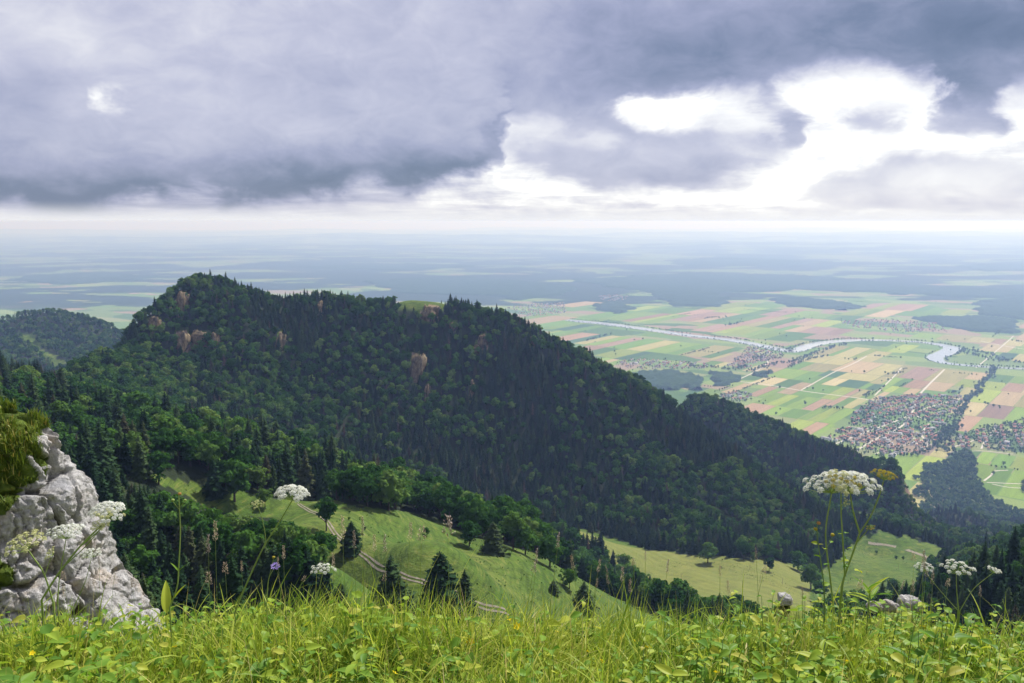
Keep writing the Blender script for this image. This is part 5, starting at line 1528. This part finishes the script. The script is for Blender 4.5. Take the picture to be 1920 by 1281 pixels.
def umbellet(seed, r, mat, n=24, dome=.55, fl=.0038):
    rr = np.random.default_rng(seed); g = Geo()
    for i in range(n):
        k = math.sqrt((i + .5) / n); a = i * 2.39996
        c = np.array([math.cos(a) * r * k, math.sin(a) * r * k, r * dome * (1 - k * k) + rr.normal() * r * .08])
        up = np.array([math.cos(a) * k * .8, math.sin(a) * k * .8, 1.0]) + rr.normal(size=3) * .3; up /= np.linalg.norm(up)
        s = np.cross(up, (1, .2, 0)); s /= np.linalg.norm(s); b = np.cross(up, s)
        f = fl * rr.uniform(.8, 1.25); off = rr.uniform(0, 6)
        v = [c - up * f * .25]
        for p_ in range(10):
            aa = off + p_ * math.pi / 5; rad = f * (1.0 if p_ % 2 == 0 else .45)
            v.append(c + (s * math.cos(aa) + b * math.sin(aa)) * rad + up * f * .12)
        g.add(v, t=[(0, 1 + p_, 1 + (p_ + 1) % 10) for p_ in range(10)], a=rr.random())
    for i in range(0, n, 3):
        k = math.sqrt((i + .5) / n); a = i * 2.39996
        g.tube([(0, 0, -r * .9), (math.cos(a) * r * k, math.sin(a) * r * k, r * dome * (1 - k * k) - .001)], [.0005, .0003], 3, .9, False)
    return g.mesh('umbellet', mat)
UW = [umbellet(s_, .0125, M['petal_white']) for s_ in (1, 2, 3)]
UC = [umbellet(s_, .0120, M['petal_cream'], 24, .5, .0036) for s_ in (4, 5)]
UO = [umbellet(s_, .0115, M['petal_ochre'], 24, .5, .0034) for s_ in (6, 7)]

def curve(p0, p1, bend, n=9):
    p0, p1 = np.array(p0, dtype=float), np.array(p1, dtype=float)
    mid = (p0 + p1) / 2 + np.array(bend)
    t = np.linspace(0, 1, n)[:, None]
    return (1 - t) ** 2 * p0 + 2 * t * (1 - t) * mid + t * t * p1

def add_head(root, base_w, at, axis, R_, nray, kinds, dome=.55, rayr=.0011, scale=1.0):
    """flower head > umbellets; coordinates relative to the plant's base"""
    at = np.array(at) - np.array(base_w)
    axis = np.array(axis, dtype=float); axis /= np.linalg.norm(axis)
    s = np.cross(axis, (0.2, 1, .1)); s /= np.linalg.norm(s); b = np.cross(axis, s)
    g = Geo(); tips = []
    for i in range(nray):
        k = math.sqrt((i + .4) / nray); a = i * 2.39996 + rng.normal() * .12
        rad = R_ * k * rng.uniform(.92, 1.06)
        hgt = R_ * (.42 + dome * .62 * (1 - k * k)) 
        tip = s * math.cos(a) * rad + b * math.sin(a) * rad + axis * hgt
        mid = (s * math.cos(a) + b * math.sin(a)) * rad * .62 + axis * hgt * .42
        t = np.linspace(0, 1, 5)[:, None]
        g.tube((2 * t * (1 - t)) * mid + t * t * tip, [rayr, rayr * .9, rayr * .8, rayr * .7, rayr * .6], 4, 0, False)
        nd = axis + .75 * (tip - axis * hgt) / R_; tips.append((tip, nd / np.linalg.norm(nd)))
    head = g.obj('flower_head', M['stem'], root)
    head.location = at
    for i, (tip, nd) in enumerate(tips):
        o = bpy.data.objects.new('umbellet', kinds[i % len(kinds)])
        qd = Vector(nd).to_track_quat('Z', 'Y')
        o.matrix_local = Matrix.Translation(Vector(tip)) @ qd.to_matrix().to_4x4() @ Matrix.Diagonal((scale * rng.uniform(.85, 1.15),) * 3 + (1,))
        link(o, head)
    return head

def umbel_plant(label, root_px, stems, Y, name='umbel_plant', group=None):
    """stems: list of (points in px [(px,py,dY)...], radius, head or None). head = (radius in px, rays, kinds, axis, dome)"""
    x_, z_ = P(root_px[0], root_px[1], Y).x, None
    gz_ = float(ledge_z(np.array([x_]), np.array([Y]))[0])
    base = np.array([x_, Y, gz_])
    e = empty(name, base)
    for pts, r0, head in stems:
        w_ = [np.array(P(a, b, Y + (d_ if True else 0))) for a, b, d_ in pts]
        sm = smooth_line([tuple(v) for v in w_], 5)
        if pts[0][1] >= root_px[1] - 1: sm = np.concatenate([[base], sm])
        g = Geo(); g.tube(sm - base, np.linspace(r0, r0 * .62, len(sm)), 6)
        g.obj('stem', M['stem'], e, True)
        if head:
            hr_, nray, kinds, axis, dome = head[:5]
            rw = hr_ * Y / FPX
            add_head(e, base, sm[-1], axis, rw, nray, kinds, dome, scale=.88 * (rw / .075) ** .5 * (head[5] if len(head) > 5 else 1.0))
    tag(e, label, 'flower', group)
    return e, base
S = SMALL
big, bb = umbel_plant('tallest umbel plant with four branching heads at the right', (1572, 1178), [
    ([(1572, 1178, 0), (1577, 1120, 0), (1582, 1085, 0), (1598, 1040, .01), (1612, 1000, .015)], .0052, None),
    ([(1612, 1000, .015), (1600, 960, .01), (1594, 925, .0)], .0034, (52, 34, UW, (.05, -.1, 1), .42, 1.05)),
    ([(1612, 1000, .015), (1634, 965, .02), (1650, 925, .02), (1657, 900, .02)], .0032, (25, 22, UO, (.15, -.05, 1), .35, .85)),
    ([(1584, 1080, 0), (1580, 1010, -.02), (1577, 960, -.03), (1577, 915, -.03)], .0030, (34, 24, UO + UC, (0, -.5, 1), .45, .9)),
    ([(1566, 1165, 0), (1556, 1080, .01), (1548, 1000, .02), (1559, 925, .03)], .0036, (50, 30, UW, (-.15, -.05, 1), .35, 1.05)),
    ([(1606, 1018, .015), (1622, 1000, .0), (1632, 985, -.01)], .0022, (10, 8, UO, (.3, 0, -1), .3, .7)),
    ([(1577, 950, -.03), (1581, 945, -.04), (1584, 942, -.05)], .0016, (9, 8, UC, (.2, -.6, .3), .3, .7))], 2.95)
for (a, b, yaw, s_) in ((1592, 1052, 2.8, .9), (1586, 1048, 2.0, .7), (1590, 1060, 3.6, .7), (1603, 1070, .4, 1.0), (1585, 1000, .8, .7), (1580, 1002, 2.0, .6), (1546, 1030, 1.2, .8), (1598, 1028, 2.6, .6), (1572, 1130, .3, 1.0), (1578, 1120, 2.7, 1.0)):
    p = np.array(P(a, b, 2.94)) - bb
    place_leaf(big, S[int(rng.integers(0, 2))], p, yaw, .2, rng.normal() * .4, s_)
umbel_plant('lone white umbel on a slanting stem above the meadow track', (440, 1150), [
    ([(440, 1150, 0), (458, 1105, 0), (492, 1030, 0), (520, 985, 0), (548, 938, 0)], .0034, (32, 30, UW, (.12, -.1, 1), .55, 1.1)),
    ([(494, 1028, 0), (498, 1010, 0), (492, 975, 0), (484, 950, 0)], .0018, (13, 14, UC, (0, -.4, 1), .5, .75))], 3.0)
umbel_plant('small white umbel on a straight stem, left of centre', (590, 1135), [([(590, 1140, 0), (597, 1110, 0), (605, 1076, 0)], .0022, (24, 18, UW, (0, -.05, 1), .30, .85))], 3.0)
umbel_plant('dark stemmed umbel plant with three crowded white heads before the crag', (78, 1125), [
    ([(78, 1125, 0), (110, 1075, 0), (150, 1025, .01), (190, 985, .01), (203, 968, .01)], .0040, (32, 30, UW, (0, -.1, 1), .50, 1.1)),
    ([(150, 1025, .01), (180, 1000, -.02), (205, 975, -.03)], .0024, (26, 22, UC + UW, (.3, -.2, 1), .35, .9)),
    ([(120, 1062, 0), (160, 1025, -.03), (190, 990, -.05)], .0020, (18, 18, UC, (-.1, -.4, 1), .35, .85)),
    ], 2.85)
umbel_plant('umbel plant with a greenish head at the left edge', (100, 1130), [
    ([(100, 1130, 0), (82, 1075, 0), (62, 1045, 0), (52, 1030, 0)], .0032, (38, 26, UC, (-.15, -.3, 1), .35, 1.0)),
    ([(84, 1080, 0), (92, 1055, .02), (100, 1040, .02)], .0016, (16, 10, UC, (-.6, -.4, .6), .3, .8))], 2.9)
umbel_plant('broad flat white umbel in front of the limestone', (108, 1130), [([(108, 1130, 0), (112, 1080, .02), (124, 1010, .02)], .0024, (35, 24, UW, (0, -.05, 1), .30, 1.0))], 3.0)
umbel_plant('small flat white umbel on a thin curved stem before the rock', (138, 1140), [([(138, 1140, 0), (160, 1090, 0), (172, 1045, 0)], .0018, (21, 20, UW, (.05, -.1, 1), .25, .8))], 3.05)
umbel_plant('three flat white umbels on spreading stems at the right edge', (1798, 1145), [
    ([(1798, 1150, 0), (1794, 1110, 0), (1793, 1076, 0)], .0022, (32, 18, UW, (0, -.1, 1), .20, .85)),
    ([(1796, 1145, 0), (1765, 1110, 0), (1732, 1070, 0)], .0018, (19, 16, UW, (-.1, -.1, 1), .15, .8)),
    ([(1800, 1145, 0), (1825, 1105, 0), (1862, 1074, 0)], .0018, (15, 13, UW, (.25, -.05, 1), .12, .75))], 3.0)

# tall bud stalk with paired leaves, left
def stalk(label, pts, Y, r0, name, cat, dark=False):
    x_ = P(pts[0][0], pts[0][1], Y).x
    base = np.array([x_, Y, float(ledge_z(np.array([x_]), np.array([Y]))[0])])
    e = empty(name, base)
    sm = smooth_line([tuple(P(a, b, Y)) for a, b in pts], 6)
    sm = np.concatenate([[base], sm])
    g = Geo(); g.tube(sm - base, np.linspace(r0, r0 * .6, len(sm)), 5); g.obj('stem', M['stem_dark'] if dark else M['stem'], e, True)
    tag(e, label, cat)
    return e, base, sm
def ball(root, base, at, r, mat, name, seed=0, squash=.8):
    me = rock_blob(seed + 200, r, r, r * squash, 12, 8, .12, mat)
    o = bpy.data.objects.new(name, me); o.location = np.array(at) - base
    return link(o, root)
LANCE = leaf_mesh('leaf', .075, .012, M['herb'], .35, .3)
BROADL = leaf_mesh('leaf', .16, .045, M['herb'], .2, .35)
e, bs, sm = stalk('tall thin stalk with three buds before the dark trees', [(318, 1140), (332, 1100), (335, 1060), (338, 1000), (336, 950), (335, 930)], 3.0, .0030, 'bud_stalk', 'flower')
for a, b, r_ in ((337, 926, .006), (324, 938, .006), (347, 938, .005)):
    ball(e, bs, P(a, b, 3.0), r_, M['bud'] if a == 337 else M['stem'], 'bud', a)
g = Geo(); g.tube(curve(np.array(P(335, 955, 3.0)) - bs, np.array(P(324, 940, 3.0)) - bs, (0, 0, .002)), .0010, 4); g.tube(curve(np.array(P(335, 955, 3.0)) - bs, np.array(P(347, 940, 3.0)) - bs, (0, 0, .002)), .0010, 4); g.obj('branch', M['stem'], e)
for a, b, yaw, me_, s_ in ((335, 1072, .2, LANCE, .6), (335, 1072, 2.9, LANCE, .65), (322, 1128, .5, BROADL, .5), (312, 1150, 1.9, BROADL, .8)):
    place_leaf(e, me_, np.array(P(a, b, 3.0)) - bs, yaw, 1.0, rng.normal() * .3, s_)
e, bs, sm = stalk('violet scabious flower on a thin stem beside a small bud', [(500, 1135), (503, 1090), (510, 1072), (516, 1062)], 3.0, .0019, 'scabious_flower', 'flower')
g = Geo(); rr_ = .0125
for k in range(22):
    a = k * 2.39996; kk_ = math.sqrt((k + .5) / 22) * rr_
    c0 = np.array([math.cos(a) * kk_, math.sin(a) * kk_, .004 * (1 - (kk_ / rr_) ** 2)]); d_ = np.array([math.cos(a), math.sin(a), .25]) * .0055; s_ = np.array([-math.sin(a), math.cos(a), 0]) * .003
    g.add([c0 - s_ * .4, c0 + s_ * .4, c0 + d_ + s_, c0 + d_ - s_], [(0, 1, 2, 3)], a=random.random())
o = g.obj('flower_head', M['petal_violet'], e); o.location = sm[-1] - bs; o.rotation_euler = (.5, .2, 0)
ball(e, bs, P(513, 1045, 3.0), .005, M['petal_ochre'], 'bud', 3)
g = Geo(); g.tube(curve(np.array(P(503, 1090, 3.0)) - bs, np.array(P(513, 1047, 3.0)) - bs, (0, 0, .003)), .0009, 4); g.obj('branch', M['stem'], e)
e, bs, sm = stalk('leafy stalk with brown flower buds left of the tall umbel plant', [(1546, 1150), (1545, 1100), (1540, 1060), (1533, 1010), (1532, 985)], 2.9, .0028, 'bud_stalk', 'flower', True)
for a, b, m_ in ((1535, 981, 'bud'), (1529, 992, 'petal_ochre'), (1561, 1003, 'petal_ochre')): ball(e, bs, P(a, b, 2.9), .0065, M[m_], 'bud', a)
g = Geo(); g.tube(curve(np.array(P(1543, 1040, 2.9)) - bs, np.array(P(1561, 1006, 2.9)) - bs, (0, 0, -.004)), .0012, 4); g.obj('branch', M['stem_dark'], e)
for a, b, yaw, s_ in ((1533, 1020, 3.0, .7), (1534, 1022, .2, .6), (1538, 1045, 2.4, .7), (1545, 1060, .4, .8), (1557, 1018, .8, .6), (1543, 1098, .2, .9), (1544, 1110, 2.9, .9)):
    place_leaf(e, S[0], np.array(P(a, b, 2.9)) - bs, yaw, .5, rng.normal() * .4, s_)
e, bs, sm = stalk('thistle like shoot with narrow leaves right of the tall umbel plant', [(1628, 1140), (1630, 1120), (1632, 1105)], 2.95, .003, 'leafy_shoot', 'plant')
for k in range(11):
    place_leaf(e, LANCE, np.array(P(1630 + rng.normal() * 2, 1132 - k * 2.6, 2.95)) - bs, k * 2.39, .3 + .07 * k, 0, rng.uniform(.9, 1.4))

# ---- grass stalks with seed heads
def spike(L, n, spread, seed, mat):
    r = np.random.default_rng(seed); g = Geo()
    for i in range(n):
        t = (i + r.random()) / n; z = t * L
        a = r.uniform(0, 6.28); out = spread * (1.1 - .75 * t) * r.uniform(.4, 1.1)
        c = np.array([math.cos(a) * out, math.sin(a) * out, z + out * .7]); d = np.array([math.cos(a) * .55, math.sin(a) * .55, 1.0]); d /= np.linalg.norm(d)
        l = .0095 * r.uniform(.7, 1.3); wd_ = .0014 * r.uniform(.8, 1.3)
        s = np.cross(d, (.3, .5, .1)); s /= np.linalg.norm(s); b = np.cross(d, s)
        g.add([c, c + d * l * .45 + s * wd_, c + d * l * .45 - s * wd_ * .5 + b * wd_, c + d * l * .45 - s * wd_ * .5 - b * wd_, c + d * l], t=[(0, 1, 2), (0, 2, 3), (0, 3, 1), (4, 2, 1), (4, 3, 2), (4, 1, 3)], a=r.random())
    g.tube([(0, 0, 0), (0, 0, L)], [.0006, .0003], 3, .6, False)
    return g.mesh('seed_head', mat)
SPK = [spike(.075, 44, .0062, 1, M['seed']), spike(.075, 44, .0055, 2, M['seed_dark']), spike(.06, 44, .013, 3, M['seed']), spike(.06, 60, .014, 4, M['seed_dark'])]
GST = [  # root px, py, tip px, py, bend px, seed head kind, scale, label
    (395, 1150, 391, 1005, -3, 1, .9, 'dark slim seed stalk, left one of the close pair before the spruces'), (407, 1145, 404, 980, -2, 0, 1.0, 'tall slim seed stalk, right one of the close pair before the spruces'), (425, 1150, 423, 1052, 2, 2, .8, 'short fluffy seed stalk right of the tall pair'),
    (392, 1150, 392, 1070, 2, 2, .8, 'short fluffy seed stalk at the foot of the tall pair'), (540, 1140, 532, 1025, -4, 0, .7, 'thin seed stalk beside the violet flower'), (650, 1140, 643, 972, -2, 0, 1.1, 'pale tall seed stalk left of the track bend'), (672, 1140, 664, 998, -2, 1, .9, 'reddish seed stalk beside the small spruce'),
    (684, 1140, 680, 972, 0, 1, 1.0, 'brown seed stalk behind the reddish one'), (712, 1140, 702, 1005, -5, 0, .9, 'pale seed stalk before the solitary spruce'), (728, 1145, 722, 1005, -3, 1, .9, 'brown seed stalk before the solitary spruce'), (742, 1150, 768, 982, 8, 0, .9, 'slanting seed stalk above the solitary spruce'),
    (800, 1140, 790, 982, -12, 2, 1.0, 'feathery seed stalk above the bushy spruce'), (862, 1150, 840, 962, -14, 3, 1.35, 'largest feathery dark seed stalk in the middle'), (975, 1150, 1005, 1030, 10, 1, .8, 'leaning brown seed stalk right of the middle'), (1008, 1140, 1045, 1000, 6, 1, .8, 'leaning brown seed stalk before the round tree'),
    (1208, 1150, 1210, 1035, 0, 1, .5, 'thin stalk with a dark tip in front of the mown meadow'), (1352, 1150, 1350, 1062, 0, 0, .6, 'thin seed stalk before the mown meadow, right part'), (1732, 1160, 1731, 1035, 0, 1, .9, 'dark seed stalk before the pale road'), (1752, 1160, 1748, 1070, -2, 1, .8, 'dark short seed stalk between the flat umbels'), (1700, 1150, 1712, 1090, 10, 0, .6, 'bent seed stalk left of the flat umbels'),
    (620, 1140, 625, 1040, 3, 0, .7, 'thin stalk above the small white umbel'), (1100, 1150, 1118, 1085, 4, 0, .5, 'short straw stalk right of the middle')]
for i, (ra, rb, ta, tb, bend, hk, sc_, lab) in enumerate(GST):
    Y = 2.85 + .35 * (i * .37 % 1)
    x_ = P(ra, rb, Y).x; base = np.array([x_, Y, float(ledge_z(np.array([x_]), np.array([Y]))[0])])
    head_len = .075 * sc_
    tip = np.array(P(ta, tb + head_len * FPX / Y * .9, Y))
    e = empty('grass_stalk', base)
    cur = curve(base, tip, (bend * Y / FPX, 0, .02), 10)
    g = Geo(); g.tube(cur - base, np.linspace(.0013, .0007, 10), 4, .5, False); g.obj('stem', M['stem'], e)
    o = bpy.data.objects.new('seed_head', SPK[hk]); dv_ = cur[-1] - cur[-2]
    o.matrix_local = Matrix.Translation(Vector(cur[-1] - base)) @ Vector(dv_).to_track_quat('Z', 'Y').to_matrix().to_4x4() @ Matrix.Diagonal((sc_, sc_, sc_, 1))
    link(o, e); tag(e, lab, 'grass stalk')

for i in range(30):                               # thin flowering grasses along the rim
    ra = rng.uniform(120, 1880); Y = rng.uniform(2.8, 3.3); sc_ = rng.uniform(.45, .8)
    x_ = P(ra, 1150, Y).x; base = np.array([x_, Y, float(ledge_z(np.array([x_]), np.array([Y]))[0])])
    tip = np.array(P(ra + rng.normal() * 14, rng.uniform(1050, 1125), Y))
    e = empty('grass_stalk', base)
    cur = curve(base, tip, (rng.normal() * .02, 0, .02), 8)
    g = Geo(); g.tube(cur - base, np.linspace(.0011, .0006, 8), 4, .5, False); g.obj('stem', M['stem'], e)
    o = bpy.data.objects.new('seed_head', SPK[int(rng.integers(0, 4))]); dv_ = cur[-1] - cur[-2]
    o.matrix_local = Matrix.Translation(Vector(cur[-1] - base)) @ Vector(dv_).to_track_quat('Z', 'Y').to_matrix().to_4x4() @ Matrix.Diagonal((sc_, sc_, sc_, 1))
    link(o, e)
    side = 'left third' if ra < 640 else ('middle third' if ra < 1280 else 'right third')
    tag(e, 'short thin seed stalk on the ledge rim, %s of the picture' % side, 'grass stalk', 'short seed stalks on the rim, %s' % side)

# ---- yellow flowers in the grass
def yflower(r, n=5):
    g = Geo()
    for k in range(n):
        a = k * 6.283 / n; d_ = np.array([math.cos(a), math.sin(a), .25]); s_ = np.array([-math.sin(a), math.cos(a), 0])
        g.add([(0, 0, 0), d_ * r * .55 + s_ * r * .38, d_ * r + s_ * r * .2, d_ * r - s_ * r * .2, d_ * r * .55 - s_ * r * .38], t=[(0, 1, 2), (0, 2, 3), (0, 3, 4)], a=.2 + .15 * k)
    g.add([(math.cos(a) * r * .2, math.sin(a) * r * .2, r * .12) for a in np.arange(6) * 1.047] + [(0, 0, r * .25)], t=[(k, (k + 1) % 6, 6) for k in range(6)], a=.9)
    return g.mesh('blossom', M['petal_yellow'])
YF = [yflower(.013), yflower(.010), yflower(.016, 6)]
YPOS = [(1214, 1214), (1102, 1222), (1190, 1203), (1135, 1160), (1128, 1240), (330, 1213), (424, 1218), (955, 1160), (970, 1175), (1168, 1195), (1045, 1185), (882, 1205), (800, 1245), (740, 1262), (850, 1300), (1345, 1262), (1332, 1195), (1305, 1210), (1560, 1130), (1575, 1150), (1520, 1170), (1730, 1175), (1590, 1240), (240, 1140), (1860, 1190), (620, 1268), (560, 1280), (210, 1270), (60, 1225), (1800, 1180), (1400, 1165)]
for i, (a, b) in enumerate(YPOS):
    x_, y_ = ground_at(a, b + 75)
    zz = float(ledge_z(np.array([x_]), np.array([y_]))[0]); p = P(a, b, y_)
    e = empty('yellow_flower', (x_, y_, zz))
    g = Geo(); g.tube(curve((0, 0, 0), np.array(p) - np.array((x_, y_, zz)), (.005, 0, .01), 6), .0009, 4, 0, False); g.obj('stem', M['stem'], e)
    o = bpy.data.objects.new('blossom', YF[i % 3]); o.location = np.array(p) - np.array((x_, y_, zz)); o.rotation_euler = (rng.uniform(.2, .9), rng.normal() * .4, rng.uniform(0, 6)); link(o, e)
    side = 'left third' if a < 640 else ('middle third' if a < 1280 else 'right third')
    tag(e, 'small yellow flower among the foreground grass, %s of the picture' % side, 'flower', 'yellow flowers in the grass, %s' % side)

# ---- boulders below the rim on the right
for i, (a, b, Y, wpx_, lab) in enumerate(((1472, 1116, 4.6, 10, 'pale rounded boulder just below the ledge'), (1668, 1128, 4.8, 10, 'slanting pale limestone block behind the leaves'), (1706, 1122, 5.0, 15, 'broad flat topped limestone block behind the grass'), (1640, 1130, 4.7, 9, 'low dull limestone block beside the slanting one'))):
    p = P(a, b, Y); r_ = wpx_ * Y / FPX
    o = bpy.data.objects.new('boulder', rock_blob(300 + i, r_ * 1.25, r_ * 1.5, r_ * 1.1, 36, 26, .16, M['limestone'])); o.location = (p.x, p.y, p.z - r_ * .95)
    o.rotation_euler = (0, R(18) if i == 1 else 0, .5 * i)
    tag(link(o), lab, 'boulder')
# taller herbs and grass on the rim
for i in range(46):
    a = rng.uniform(1380, 1860); y_ = rng.uniform(2.75, 3.35); x_ = (a - 960) / FPX * y_ / pdir(a, 1150)[1]
    herb_plant(x_, y_, rng.uniform(.22, .33), int(rng.integers(9, 13)), 'taller leafy herb on the rim around the tall umbel plant', 'taller herbs on the rim around the tall umbel plant', LEAF if i % 3 == 0 else SMALL, rng.uniform(.7, .95))
for i in range(16):
    a = rng.uniform(830, 1380); y_ = rng.uniform(2.8, 3.3); x_ = (a - 960) / FPX * y_ / pdir(a, 1150)[1]
    herb_plant(x_, y_, rng.uniform(.15, .22), int(rng.integers(8, 12)), 'leafy herb on the rim in the middle of the ledge', 'leafy herbs on the rim in the middle of the ledge', LEAF, rng.uniform(.8, 1.1))
